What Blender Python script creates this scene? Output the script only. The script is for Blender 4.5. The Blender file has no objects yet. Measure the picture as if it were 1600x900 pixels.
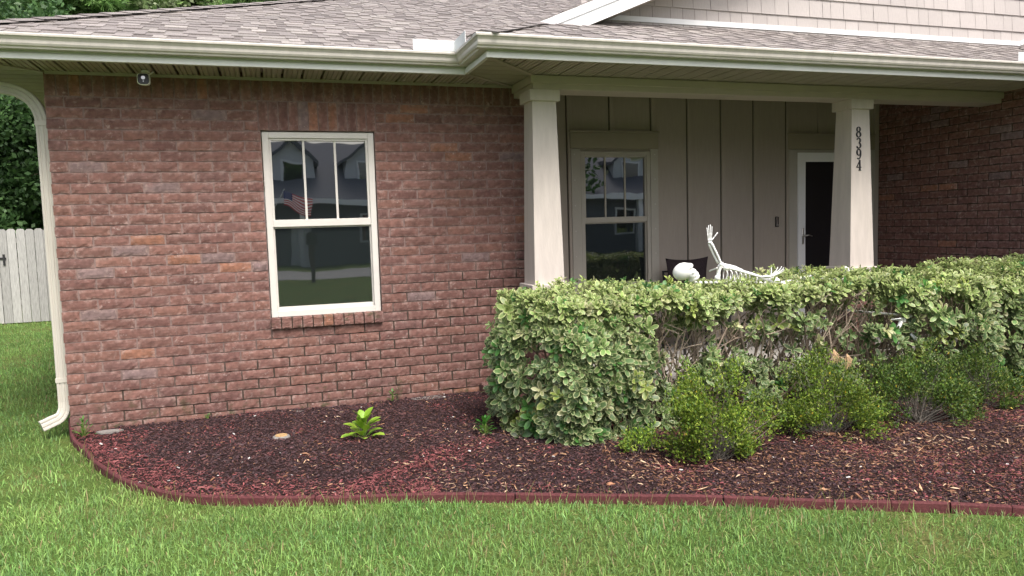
import bpy, math, random
import numpy as np
from mathutils import Vector, noise as mnoise
R = math.radians
rng = np.random.default_rng(7)
random.seed(7)
sc = bpy.context.scene

# ------------------------------------------------------------------ camera
cam_d = bpy.data.cameras.new('camera'); cam = bpy.data.objects.new('camera', cam_d)
sc.collection.objects.link(cam); sc.camera = cam
yaw, pit, roll = R(18.1476), R(-4.787), R(-1.6814)
fw = Vector((math.sin(yaw)*math.cos(pit), math.cos(yaw)*math.cos(pit), math.sin(pit)))
rt0 = Vector((math.cos(yaw), -math.sin(yaw), 0)); up0 = rt0.cross(fw)
rt = math.cos(roll)*rt0 + math.sin(roll)*up0; up = -math.sin(roll)*rt0 + math.cos(roll)*up0
from mathutils import Matrix
cam.matrix_world = Matrix(((rt.x, up.x, -fw.x, 0), (rt.y, up.y, -fw.y, 0), (rt.z, up.z, -fw.z, 1.555), (0, 0, 0, 1)))
cam_d.sensor_width = 36; cam_d.lens = 1166.42/1600*36; cam_d.clip_start = .05; cam_d.clip_end = 800

# ------------------------------------------------------------------ light
SUN_EL, SUN_AZ = 56, 166       # azimuth clockwise from +Y: behind the viewer, slightly right
w = bpy.data.worlds.new('World'); sc.world = w; w.use_nodes = True
nt = w.node_tree; bg = nt.nodes['Background']
sky = nt.nodes.new('ShaderNodeTexSky'); sky.sky_type = 'NISHITA'; sky.sun_disc = False
sky.sun_elevation = R(SUN_EL); sky.sun_rotation = R(SUN_AZ); sky.air_density = 1.0; sky.dust_density = 6.0; sky.ozone_density = 1.0
hs = nt.nodes.new('ShaderNodeHueSaturation'); hs.inputs['Saturation'].default_value = .75
nt.links.new(sky.outputs[0], hs.inputs['Color']); nt.links.new(hs.outputs[0], bg.inputs[0]); bg.inputs[1].default_value = .15
sd = bpy.data.lights.new('sun', 'SUN'); sd.energy = 1.5; sd.angle = R(22); sd.color = (1, .98, .955)
so = bpy.data.objects.new('sun', sd); sc.collection.objects.link(so)
sdir = Vector((math.sin(R(SUN_AZ))*math.cos(R(SUN_EL)), math.cos(R(SUN_AZ))*math.cos(R(SUN_EL)), math.sin(R(SUN_EL))))
so.rotation_euler = sdir.to_track_quat('Z', 'Y').to_euler()
sc.view_settings.view_transform = 'Standard'; sc.view_settings.look = 'None'
sc.view_settings.gamma = 1; sc.view_settings.use_curve_mapping = False
sc.view_settings.exposure = 0.92
sc.render.engine = 'CYCLES'

# ------------------------------------------------------------------ materials
def mat(name, col=(.5, .5, .5), rough=.6, spec=.4, attr=False, nscale=0, namt=0, bump=0, bscale=40, metal=0, trans=0, ndist=.004, stretch=None):
    m = bpy.data.materials.new(name); m.use_nodes = True
    n = m.node_tree.nodes; l = m.node_tree.links; b = n['Principled BSDF']
    b.inputs['Base Color'].default_value = (*col, 1); b.inputs['Roughness'].default_value = rough
    b.inputs['Specular IOR Level'].default_value = spec; b.inputs['Metallic'].default_value = metal
    src = None
    if attr:
        a = n.new('ShaderNodeAttribute'); a.attribute_name = 'Col'; src = a.outputs['Color']
    tc = n.new('ShaderNodeTexCoord'); mp = n.new('ShaderNodeMapping'); l.new(tc.outputs['Object'], mp.inputs[0])
    if stretch: mp.inputs['Scale'].default_value = stretch
    if namt:
        t = n.new('ShaderNodeTexNoise'); t.inputs['Scale'].default_value = nscale; t.inputs['Detail'].default_value = 6; t.inputs['Roughness'].default_value = .65
        l.new(mp.outputs[0], t.inputs['Vector'])
        mr = n.new('ShaderNodeMapRange'); l.new(t.outputs[0], mr.inputs[0])
        mr.inputs[1].default_value = .3; mr.inputs[2].default_value = .7; mr.inputs[3].default_value = 1-namt; mr.inputs[4].default_value = 1+namt
        mx = n.new('ShaderNodeMix'); mx.data_type = 'RGBA'; mx.blend_type = 'MULTIPLY'; mx.inputs[0].default_value = 1
        if src: l.new(src, mx.inputs[6])
        else: mx.inputs[6].default_value = (*col, 1)
        l.new(mr.outputs[0], mx.inputs[7]); src = mx.outputs[2]
    if src: l.new(src, b.inputs['Base Color'])
    if bump:
        t = n.new('ShaderNodeTexNoise'); t.inputs['Scale'].default_value = bscale; t.inputs['Detail'].default_value = 5
        l.new(mp.outputs[0], t.inputs['Vector'])
        bp = n.new('ShaderNodeBump'); bp.inputs['Strength'].default_value = bump; bp.inputs['Distance'].default_value = ndist
        l.new(t.outputs[0], bp.inputs['Height']); l.new(bp.outputs[0], b.inputs['Normal'])
    if trans:
        tr = n.new('ShaderNodeBsdfTranslucent'); ms = n.new('ShaderNodeMixShader'); ms.inputs[0].default_value = trans
        if src: l.new(src, tr.inputs[0])
        else: tr.inputs[0].default_value = (*col, 1)
        l.new(b.outputs[0], ms.inputs[1]); l.new(tr.outputs[0], ms.inputs[2]); l.new(ms.outputs[0], n['Material Output'].inputs[0])
    return m

def brick_mat():
    m = bpy.data.materials.new('brick'); m.use_nodes = True
    n = m.node_tree.nodes; l = m.node_tree.links; b = n['Principled BSDF']
    a = n.new('ShaderNodeAttribute'); a.attribute_name = 'Col'
    tc = n.new('ShaderNodeTexCoord')
    def nz(scale, det=5, rough=.6, vec=None):
        t = n.new('ShaderNodeTexNoise'); t.inputs['Scale'].default_value = scale; t.inputs['Detail'].default_value = det; t.inputs['Roughness'].default_value = rough
        l.new(tc.outputs['Object'], t.inputs['Vector']); return t.outputs[0]
    def mr(s, a0, a1, b0, b1):
        q = n.new('ShaderNodeMapRange'); l.new(s, q.inputs[0])
        for i, v in enumerate((a0, a1, b0, b1)): q.inputs[i+1].default_value = v
        return q.outputs[0]
    def mul(x, y):
        q = n.new('ShaderNodeMath'); q.operation = 'MULTIPLY'; l.new(x, q.inputs[0]); l.new(y, q.inputs[1]); return q.outputs[0]
    def mix(fac, c1, c2, bt='MIX'):
        q = n.new('ShaderNodeMix'); q.data_type = 'RGBA'; q.blend_type = bt
        if isinstance(fac, float): q.inputs[0].default_value = fac
        else: l.new(fac, q.inputs[0])
        for s, i in ((c1, 6), (c2, 7)):
            if isinstance(s, tuple): q.inputs[i].default_value = (*s, 1)
            else: l.new(s, q.inputs[i])
        return q.outputs[2]
    c = mix(1.0, a.outputs['Color'], mr(nz(26), .3, .7, .72, 1.28), 'MULTIPLY')
    c = mix(mr(nz(9), .56, .72, 0, .5), c, (.235, .115, .095))
    c = mix(mr(nz(15, 3), .60, .75, 0, .5), c, (.13, .07, .065))
    # pale lime bloom along the rim of each brick (alpha of Col is 1 on the rim)
    rim = mul(a.outputs['Alpha'], mr(nz(17, 6, .75), .47, .62, 0, .6))
    c = mix(rim, c, (.40, .285, .25))
    c = mix(mul(mr(nz(38, 5, .7), .56, .68, 0, .6), mr(nz(6, 3), .50, .64, 0, .9)), c, (.55, .44, .40))
    # moss and dirt low on the wall
    sp = n.new('ShaderNodeSeparateXYZ'); l.new(tc.outputs['Object'], sp.inputs[0])
    c = mix(mul(mr(sp.outputs[2], .1, .42, 1, 0), mr(nz(8, 8, .7), .54, .64, 0, .75)), c, (.055, .06, .028))
    l.new(c, b.inputs['Base Color']); b.inputs['Roughness'].default_value = .85; b.inputs['Specular IOR Level'].default_value = .25
    bp = n.new('ShaderNodeBump'); bp.inputs['Strength'].default_value = .5; bp.inputs['Distance'].default_value = .005
    l.new(nz(55, 6, .7), bp.inputs['Height']); l.new(bp.outputs[0], b.inputs['Normal'])
    return m
M = {}
M['brick'] = brick_mat()
def mortar_mat():
    m = mat('mortar', (.235, .165, .150), .9, .2, nscale=30, namt=.25, bump=.5, bscale=120, ndist=.002)
    n = m.node_tree.nodes; l = m.node_tree.links; b = n['Principled BSDF']
    src = b.inputs['Base Color'].links[0].from_socket
    tc = n.new('ShaderNodeTexCoord'); sp = n.new('ShaderNodeSeparateXYZ'); l.new(tc.outputs['Object'], sp.inputs[0])
    t = n.new('ShaderNodeTexNoise'); t.inputs['Scale'].default_value = 5; t.inputs['Detail'].default_value = 8; l.new(tc.outputs['Object'], t.inputs['Vector'])
    q = n.new('ShaderNodeMapRange'); ma = n.new('ShaderNodeMath'); ma.operation = 'MULTIPLY_ADD'; l.new(sp.outputs[0], ma.inputs[0]); ma.inputs[1].default_value = -.30; l.new(sp.outputs[2], ma.inputs[2])
    l.new(ma.outputs[0], q.inputs[0]); q.inputs[1].default_value = -.2; q.inputs[2].default_value = 1.15; q.inputs[3].default_value = .7; q.inputs[4].default_value = -.25
    ad = n.new('ShaderNodeMath'); ad.operation = 'ADD'; l.new(q.outputs[0], ad.inputs[0]); l.new(t.outputs[0], ad.inputs[1])
    q2 = n.new('ShaderNodeMapRange'); l.new(ad.outputs[0], q2.inputs[0]); q2.inputs[1].default_value = .45; q2.inputs[2].default_value = .75; q2.inputs[3].default_value = 0; q2.inputs[4].default_value = .93
    mx = n.new('ShaderNodeMix'); mx.data_type = 'RGBA'; l.new(q2.outputs[0], mx.inputs[0]); l.new(src, mx.inputs[6]); mx.inputs[7].default_value = (.045, .035, .026, 1)
    l.new(mx.outputs[2], b.inputs['Base Color']); return m
M['mortar'] = mortar_mat()
M['shingle'] = mat('shingle', attr=True, rough=.95, spec=.15, nscale=90, namt=.3, bump=.5, bscale=200, ndist=.003)
M['gutter'] = mat('gutter_paint', (.57, .535, .49), .38, .45, nscale=5, namt=.10, stretch=(2.5, 2.5, .5))
M['fascia'] = mat('fascia_paint', (.66, .67, .65), .5, .4, nscale=3, namt=.07)
M['soffit'] = mat('soffit_vinyl', (.35, .31, .26), .6, .3, nscale=5, namt=.06)
M['beam'] = mat('beam_paint', (.44, .39, .335), .6, .3, nscale=4, namt=.05)
M['column'] = mat('column_paint', (.55, .495, .45), .65, .3, nscale=3, namt=.09, bump=.4, bscale=25, ndist=.003, stretch=(5, 5, .8))
M['siding'] = mat('siding_paint', (.36, .315, .275), .7, .25, nscale=5, namt=.05, bump=.3, bscale=18, ndist=.003, stretch=(8, 8, 1))
M['casing'] = mat('casing_paint', (.40, .375, .33), .6, .3, nscale=4, namt=.05)
M['header'] = mat('header_paint', (.30, .27, .205), .6, .3, nscale=4, namt=.05)
M['vinyl'] = mat('window_vinyl', (.62, .59, .55), .45, .45, nscale=6, namt=.04)
M['white'] = mat('white_paint', (.78, .79, .80), .45, .4, nscale=6, namt=.03)
M['shake'] = mat('shake_paint', attr=True, rough=.75, spec=.2, nscale=14, namt=.06, bump=.35, bscale=20, ndist=.003, stretch=(8, 8, 1))
M['glass'] = mat('window_glass', (.008, .010, .011), .015, 1.0)
M['glass'].node_tree.nodes['Principled BSDF'].inputs['IOR'].default_value = 2.2
def warp():
    n = M['glass'].node_tree.nodes; l = M['glass'].node_tree.links; tc = n.new('ShaderNodeTexCoord'); t = n.new('ShaderNodeTexNoise'); t.inputs['Scale'].default_value = 3.0; t.inputs['Detail'].default_value = 1
    l.new(tc.outputs['Object'], t.inputs['Vector']); bp = n.new('ShaderNodeBump'); bp.inputs['Strength'].default_value = .35; bp.inputs['Distance'].default_value = .002; l.new(t.outputs[0], bp.inputs['Height']); l.new(bp.outputs[0], n['Principled BSDF'].inputs['Normal'])
warp()
M['screen'] = mat('insect_screen', (.022, .030, .028), .8, .1)
def screen_alpha():
    m = M['screen']; b = m.node_tree.nodes['Principled BSDF']; b.inputs['Alpha'].default_value = .32
screen_alpha()
M['dark'] = mat('dark_plastic', (.012, .012, .014), .3, .5)
M['black_metal'] = mat('black_metal', (.02, .02, .022), .45, .5)
M['chrome'] = mat('brushed_nickel', (.55, .54, .52), .3, .5, metal=.9)
M['plastic'] = mat('bone_plastic', (.86, .86, .84), .5, .4, nscale=30, namt=.03)
M['cushion'] = mat('cushion_cloth', (.035, .026, .03), .9, .1, nscale=60, namt=.3, bump=.4, bscale=300, ndist=.002)
M['rubber'] = mat('red_rubber', (.105, .034, .036), .85, .2, nscale=60, namt=.35, bump=.5, bscale=200, ndist=.003)
M['mulch'] = mat('mulch', attr=True, rough=.9, spec=.2, nscale=40, namt=.2)
M['soil'] = mat('bed_soil', (.030, .017, .016), .95, .1, nscale=30, namt=.5, bump=1, bscale=60, ndist=.02)
M['concrete'] = mat('concrete', (.42, .40, .37), .9, .2, nscale=9, namt=.12, bump=.3, bscale=90)
M['asphalt'] = mat('asphalt', (.30, .30, .30), .9, .2, nscale=14, namt=.12, bump=.3, bscale=90)
M['blade'] = mat('grass_blade', attr=True, rough=.55, spec=.3, trans=.35)
M['leaf'] = mat('leaf', attr=True, rough=.42, spec=.4, trans=.22)
M['leaf_small'] = mat('small_leaf', attr=True, rough=.5, spec=.35, trans=.3)
M['bark'] = mat('bark', (.115, .085, .065), .9, .15, nscale=12, namt=.35, bump=.8, bscale=30, ndist=.02)
M['twig'] = mat('twig', attr=True, rough=.85, spec=.2, nscale=50, namt=.2)
M['fence'] = mat('weathered_wood', attr=True, rough=.9, spec=.15, nscale=10, namt=.28, stretch=(10, 10, .8), bump=.5, bscale=12, ndist=.004)
def ground_mat():
    m = bpy.data.materials.new('lawn_ground'); m.use_nodes = True
    n = m.node_tree.nodes; l = m.node_tree.links; b = n['Principled BSDF']; b.inputs['Roughness'].default_value = .95; b.inputs['Specular IOR Level'].default_value = .1
    tc = n.new('ShaderNodeTexCoord')
    t = n.new('ShaderNodeTexNoise'); t.inputs['Scale'].default_value = 1.2; t.inputs['Detail'].default_value = 10; t.inputs['Roughness'].default_value = .75
    l.new(tc.outputs['Object'], t.inputs['Vector'])
    cr = n.new('ShaderNodeValToRGB'); l.new(t.outputs[0], cr.inputs[0])
    cr.color_ramp.elements[0].position = .35; cr.color_ramp.elements[0].color = (.065, .11, .025, 1)
    cr.color_ramp.elements[1].position = .68; cr.color_ramp.elements[1].color = (.16, .15, .055, 1)
    e = cr.color_ramp.elements.new(.5); e.color = (.10, .15, .035, 1)
    l.new(cr.outputs[0], b.inputs['Base Color'])
    t2 = n.new('ShaderNodeTexNoise'); t2.inputs['Scale'].default_value = 60; t2.inputs['Detail'].default_value = 4; l.new(tc.outputs['Object'], t2.inputs['Vector'])
    bp = n.new('ShaderNodeBump'); bp.inputs['Distance'].default_value = .03; l.new(t2.outputs[0], bp.inputs['Height']); l.new(bp.outputs[0], b.inputs['Normal'])
    return m
M['ground'] = ground_mat()

# ------------------------------------------------------------------ helpers
def tag(o, label=None, cat=None, group=None, kind=None):
    if label: o['label'] = label
    if cat: o['category'] = cat
    if group: o['group'] = group
    if kind: o['kind'] = kind
    return o
def empty(name, loc=(0, 0, 0), label=None, cat=None, group=None, parent=None):
    o = bpy.data.objects.new(name, None); sc.collection.objects.link(o); o.location = loc; o.empty_display_size = .1
    if parent: o.parent = parent; o.matrix_parent_inverse = Matrix.Identity(4)
    return tag(o, label, cat, group)
def wloc(o):
    v = Vector(o.location)
    while o.parent: o = o.parent; v = v+Vector(o.location)
    return v
def meshobj(name, V, F, material, parent=None, col=None, smooth=False):
    """V (n,3) world coordinates; F list of faces or (m,k) int array; col (n,4) per vertex"""
    V = np.asarray(V, dtype=np.float32).reshape(-1, 3)
    if parent is not None: V = V-np.array(wloc(parent), dtype=np.float32)
    me = bpy.data.meshes.new(name)
    if isinstance(F, np.ndarray): F = [F]
    elif F and not isinstance(F[0], np.ndarray):
        if True:
            ls = np.array([len(f) for f in F], dtype=np.int32); li = np.concatenate([np.asarray(f, dtype=np.int32) for f in F])
            F = None
    if F is not None:
        ls = np.concatenate([np.full(len(f), f.shape[1], dtype=np.int32) for f in F]); li = np.concatenate([f.astype(np.int32).ravel() for f in F])
    me.vertices.add(len(V)); me.vertices.foreach_set('co', V.ravel())
    me.loops.add(len(li)); me.loops.foreach_set('vertex_index', li)
    st = np.zeros(len(ls), dtype=np.int32); st[1:] = np.cumsum(ls)[:-1]
    me.polygons.add(len(ls)); me.polygons.foreach_set('loop_start', st); me.polygons.foreach_set('loop_total', ls)
    me.polygons.foreach_set('use_smooth', np.full(len(ls), bool(smooth)))
    me.update(calc_edges=True)
    if col is not None:
        a = me.color_attributes.new('Col', 'FLOAT_COLOR', 'POINT'); a.data.foreach_set('color', np.asarray(col, dtype=np.float32).ravel())
    me.materials.append(material)
    o = bpy.data.objects.new(name, me); sc.collection.objects.link(o)
    if parent is not None: o.parent = parent
    return o
class MB:
    def __init__(s): s.v = []; s.f = []; s.c = []; s.col = (1, 1, 1, 1)
    def add(s, vs, fs, col=None):
        k = len(s.v); s.v += [tuple(p) for p in vs]; s.f += [tuple(i+k for i in f) for f in fs]
        c = col or s.col; s.c += [c]*len(vs) if len(np.shape(c)) == 1 else list(c)
    def box(s, x0, x1, y0, y1, z0, z1, col=None, bev=0):
        if bev and min(x1-x0, y1-y0, z1-z0) > 2.2*bev:
            b = bev; vs = []; 
            # chamfered box: three vertices at each corner
            idx = {}
            for ix, (x, sx) in enumerate(((x0, 1), (x1, -1))):
                for iy, (y, sy) in enumerate(((y0, 1), (y1, -1))):
                    for iz, (z, sz) in enumerate(((z0, 1), (z1, -1))):
                        idx[ix, iy, iz] = len(vs)
                        vs += [(x, y+sy*b, z+sz*b), (x+sx*b, y, z+sz*b), (x+sx*b, y+sy*b, z)]
            I = lambda a, c, d, k: idx[a, c, d]+k
            fs = []
            def face(q, ref):
                p = [Vector(vs[i]) for i in q]; nn = (p[1]-p[0]).cross(p[2]-p[0])
                cc = sum(p, Vector())/len(p)-Vector(((x0+x1)/2, (y0+y1)/2, (z0+z1)/2))
                fs.append(tuple(q) if nn.dot(cc) > 0 else tuple(q[::-1]))
            for a in (0, 1):
                face([I(a, 0, 0, 0), I(a, 1, 0, 0), I(a, 1, 1, 0), I(a, 0, 1, 0)], 0)
                face([I(0, a, 0, 1), I(1, a, 0, 1), I(1, a, 1, 1), I(0, a, 1, 1)], 0)
                face([I(0, 0, a, 2), I(1, 0, a, 2), I(1, 1, a, 2), I(0, 1, a, 2)], 0)
            for a in (0, 1):
                for c in (0, 1):
                    face([I(a, c, 0, 0), I(a, c, 1, 0), I(a, c, 1, 1), I(a, c, 0, 1)], 0)
                    face([I(a, 0, c, 0), I(a, 1, c, 0), I(a, 1, c, 2), I(a, 0, c, 2)], 0)
                    face([I(0, a, c, 1), I(1, a, c, 1), I(1, a, c, 2), I(0, a, c, 2)], 0)
                    for d in (0, 1): face([I(a, c, d, 0), I(a, c, d, 1), I(a, c, d, 2)], 0)
            s.add(vs, fs, col); return s
        vs = [(x, y, z) for x in (x0, x1) for y in (y0, y1) for z in (z0, z1)]
        s.add(vs, [(0, 1, 3, 2), (4, 6, 7, 5), (0, 4, 5, 1), (2, 3, 7, 6), (0, 2, 6, 4), (1, 5, 7, 3)], col); return s
    def prism(s, pts, d, col=None):
        """planar polygon pts extruded by vector d, closed"""
        n = len(pts); P = [Vector(p) for p in pts]; Q = [p+Vector(d) for p in P]
        s.add(P+Q, [tuple(range(n))[::-1], tuple(range(n, 2*n))]+[(i, (i+1) % n, n+(i+1) % n, n+i) for i in range(n)], col); return s
    def tube(s, pts, rad, n=8, col=None, caps=True, ell=1.0):
        P = [Vector(p) for p in pts]; m = len(P)
        if not hasattr(rad, '__len__'): rad = [rad]*m
        ref = None; vs = []
        for i, p in enumerate(P):
            t = (P[min(i+1, m-1)]-P[max(i-1, 0)]).normalized()
            if ref is None: ref = t.orthogonal().normalized()
            ref = (ref-t*ref.dot(t)).normalized(); b = t.cross(ref)
            for k in range(n):
                a = 2*math.pi*k/n; vs.append(p+(ref*math.cos(a)+b*math.sin(a)*ell)*rad[i])
        fs = [(i*n+k, i*n+(k+1) % n, (i+1)*n+(k+1) % n, (i+1)*n+k) for i in range(m-1) for k in range(n)]
        if caps: fs += [tuple(range(n))[::-1], tuple((m-1)*n+k for k in range(n))]
        s.add(vs, fs, col); return s
    def sweep(s, prof, path_frames, col=None, closed=True, caps=True):
        """prof list of (a,b); path_frames list of (origin, A, B) vectors"""
        n = len(prof); vs = []
        for o, A, B in path_frames: vs += [Vector(o)+Vector(A)*a+Vector(B)*b for a, b in prof]
        m = len(path_frames); rngk = range(n) if closed else range(n-1)
        fs = [(i*n+k, i*n+(k+1) % n, (i+1)*n+(k+1) % n, (i+1)*n+k) for i in range(m-1) for k in rngk]
        if caps and closed: fs += [tuple(range(n))[::-1], tuple((m-1)*n+k for k in range(n))]
        s.add(vs, fs, col); return s
    def ball(s, c, r, n=12, m=8, col=None):
        rr = r if hasattr(r, '__len__') else (r, r, r); vs = []; fs = []
        for j in range(m+1):
            t = math.pi*j/m
            for k in range(n):
                a = 2*math.pi*k/n; vs.append((c[0]+rr[0]*math.sin(t)*math.cos(a), c[1]+rr[1]*math.sin(t)*math.sin(a), c[2]+rr[2]*math.cos(t)))
        for j in range(m):
            for k in range(n): fs.append((j*n+k, (j+1)*n+k, (j+1)*n+(k+1) % n, j*n+(k+1) % n))
        s.add(vs, fs, col); return s
    def build(s, name, m, parent=None, smooth=False):
        return meshobj(name, s.v, s.f, m, parent, s.c, smooth)

# ------------------------------------------------------------------ dimensions
YA = 6.49                 # face of the brick wall with the window
X0, X1 = -1.512, 2.32     # its ends
ZS = 2.80                 # soffit
FA, FB = 6.02, 5.385      # fascia faces of the two eaves
XF = 1.63                 # side fascia of the porch eave
YB = 7.66                 # porch back wall
XR = 7.464                # brick side wall of the garage
YC = 5.975                # front of beam and columns
S = .4167                 # roof slope
GX = 7.07                 # garage eave line
CH, BH, BL, BP = .0813, .0715, .244, .254

house = empty('brick_house', (0, 6.49, 0), 'single-storey red brick house with pale gutters, a columned porch and a grey shake gable', 'house')

# ------------------------------------------------------------------ ground
meshobj('lawn', [(-90, -90, 0), (90, -90, 0), (90, 110, 0), (-90, 110, 0)], [(0, 1, 2, 3)], M['ground'])['kind'] = 'structure'
BED = [(-1.56, 6.70), (-1.509, 6.50), (-1.44, 6.25), (-1.316, 5.981), (-1.20, 5.66), (-1.079, 5.398), (-.96, 5.16), (-.824, 4.958), (-.68, 4.78), (-.523, 4.638), (-.36, 4.53), (-.201, 4.449), (.146, 4.305), (.564, 4.183), (.907, 4.05), (1.241, 3.9), (1.60, 3.745), (1.895, 3.606), (2.292, 3.41), (2.792, 3.152), (3.304, 2.882), (3.605, 2.711), (4.2, 2.37), (5.2, 1.80), (6.6, 1.0)]
BX = np.array([p[0] for p in BED]); BY = np.array([p[1] for p in BED])
def yb(x): return np.interp(x, BX, BY)
def bedz(x, y):
    d = np.minimum(np.clip((y-yb(x)), 0, 2), 1.2)
    return .025+.035*np.clip(d/1.0, 0, 1)+.012*np.sin(x*3.1+y*2.3)*np.sin(x*1.3-y*3.7)
# bed sheet
gx = np.linspace(-1.5, 6.6, 110); V = []; F = []
for i, x in enumerate(gx):
    y0 = float(yb(x))+.01; y1 = YA if x < 1.95 else 6.3
    for j in range(30):
        y = y0+(y1-y0)*j/29; V.append((x, y, float(bedz(x, y))))
for i in range(len(gx)-1):
    for j in range(29): F.append((i*30+j, (i+1)*30+j, (i+1)*30+j+1, i*30+j+1))
meshobj('mulch_bed', V, F, M['soil'], smooth=True)['kind'] = 'structure'

# ------------------------------------------------------------------ brick walls
PAL = [(.184, .094, .078), (.178, .091, .076), (.192, .098, .080), (.170, .087, .073), (.198, .101, .080), (.168, .090, .079), (.182, .095, .079), (.158, .080, .069)]
def bcol(r):
    q = r.random()
    if q < .03: c = (.25, .118, .078)
    elif q < .065: c = (.19, .13, .125)
    else: c = PAL[r.integers(len(PAL))]
    k = 1+.06*r.standard_normal(); return .94*np.array(c)*min(max(k, .85), 1.15)
class Bricks:
    def __init__(s, O, U, W, N): s.O, s.U, s.W, s.N = [np.array(q, float) for q in (O, U, W, N)]; s.V = []; s.C = []; s.F = []; s.n = 0; s.r = np.random.default_rng(3)
    def brick(s, u0, u1, w0, w1, proud=0.0, nu=9, nw=4, depth=.0088):
        if u1-u0 < .012 or w1-w0 < .01: return
        r = s.r
        if (w1-w0) > (u1-u0): nu, nw = 4, 9
        us = np.linspace(u0, u1, nu); ws = np.linspace(w0, w1, nw)
        G = np.zeros((nu, nw, 3)); A = np.zeros((nu, nw))
        ph = r.random(4)*6.28; lift = .0014*r.standard_normal()
        chip = r.random() < .3; cu = r.random()*(u1-u0)+u0
        for i, u_ in enumerate(us):
            for j, w_ in enumerate(ws):
                eu = i in (0, nu-1); ew = j in (0, nw-1)
                d = depth+proud+lift+.0013*math.sin(31*u_+ph[0])*math.sin(47*w_+ph[1])+.0011*r.standard_normal()
                uu, ww = u_, w_
                if eu or ew: d -= .0035
                if nu > nw:
                    if j == 0: ww += .0015*math.sin(60*u_+ph[2])+.0010*r.standard_normal(); ww += .006*math.exp(-((u_-cu)/.03)**2) if chip else 0
                    if j == nw-1: ww += .001*r.standard_normal()
                    if eu: uu += .0012*r.standard_normal()
                G[i, j] = s.O+s.U*uu+s.W*ww+s.N*d; A[i, j] = 1. if (j in (0, nw-1) or eu) else (.15 if j == nw-2 else 0)
        c = bcol(r); k = s.n
        s.V.append(G.reshape(-1, 3)); cc = np.zeros((nu*nw, 4)); cc[:, :3] = c; cc[:, 3] = A.ravel(); s.C.append(cc); s.n += nu*nw
        for i in range(nu-1):
            for j in range(nw-1): s.F.append((k+i*nw+j, k+(i+1)*nw+j, k+(i+1)*nw+j+1, k+i*nw+j+1))
        ring = [(i, 0) for i in range(nu)]+[(nu-1, j) for j in range(1, nw)]+[(i, nw-1) for i in range(nu-2, -1, -1)]+[(0, j) for j in range(nw-2, 0, -1)]
        P = np.array([G[i, j] for i, j in ring]); Q = P-s.N*(depth+proud+.004); k2 = s.n; m = len(ring)
        s.V.append(Q); cc = np.zeros((m, 4)); cc[:, :3] = c; s.C.append(cc); s.n += m
        for a in range(m):
            b = (a+1) % m; s.F.append((k+ring[a][0]*nw+ring[a][1], k2+a, k2+b, k+ring[b][0]*nw+ring[b][1]))
    def field(s, u0, u1, w0, w1, wtop_ref, holes=(), off0=.127, depth=.0088):
        n0 = int(math.floor((w0-wtop_ref)/CH)); k = n0
        while wtop_ref+k*CH < w1-.012:
            a = max(wtop_ref+k*CH+.005, w0); b = min(wtop_ref+k*CH+.005+BH, w1)
            if b-a > .012:
                x = u0-(off0 if k % 2 else 0)
                while x < u1:
                    p, q = max(x+.0062, u0), min(x+BP-.0062, u1)
                    segs = [(p, q)]
                    for (h0, h1, g0, g1) in holes:
                        if b > g0+.004 and a < g1-.004:
                            ns = []
                            for (c, d) in segs:
                                if d <= h0 or c >= h1: ns.append((c, d)); continue
                                if c < h0: ns.append((c, h0-.003))
                                if d > h1: ns.append((h1+.003, d))
                            segs = ns
                    for c, d in segs: s.brick(c, d, a, b, depth=depth)
                    x += BP
            k += 1
    def soldiers(s, u0, u1, w0, w1, proud=0.0, depth=.0088):
        n = max(1, round((u1-u0)/CH)); d = (u1-u0)/n
        for i in range(n): s.brick(u0+i*d+.005, u0+(i+1)*d-.005, w0, w1, proud, depth=depth)
    def build(s, name, parent): return meshobj(name, np.concatenate(s.V), s.F, M['brick'], parent, np.concatenate(s.C))
WX0, WX1, WZ0, WZ1 = .012, .932, .842, 2.385
b = Bricks((0, YA, 0), (1, 0, 0), (0, 0, 1), (0, -1, 0))
b.field(X0, X1, -.06, 2.622, 2.622, holes=[(-.004, WX1+.016, WZ1-.002, 2.622), (WX0, WX1, .75, WZ1)])
b.soldiers(X0, X1, 2.628, 2.86); b.soldiers(-.002, WX1+.014, WZ1+.004, 2.617, .001)
ws = b.build('brick_wall', house)
mo = MB()
mo.box(X0+.004, WX0, YA+.0, YA+.1, -.1, 2.9); mo.box(WX1, X1, YA, YA+.1, -.1, 2.9); mo.box(WX0, WX1, YA, YA+.1, WZ1, 2.9); mo.box(WX0, WX1, YA, YA+.1, -.1, .80)
q = mo.build('mortar', M['mortar'], ws)
# garage side wall and porch piers
b = Bricks((XR, 0, 0), (0, -1, 0), (0, 0, 1), (-1, 0, 0))
b.field(-YB-.1, -2.0, 0, 3.08, 2.622); wr = b.build('brick_wall', house)
MB().box(XR, XR+.1, 1.9, YB+.3, -.1, 3.1).build('mortar', M['mortar'], wr)
# outer side of the house and garage front, plain walls out of view
side = MB(); side.box(X0-.0, X0+.1, YA+.12, 14, -.1, 2.9, (.25, .11, .085, 0)); side.build('side_wall', M['brick'], house)
side = MB(); side.box(XR, 13, 1.8, 1.9, -.1, 2.95, (.25, .11, .085, 0)); side.build('side_wall', M['brick'], house)

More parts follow.
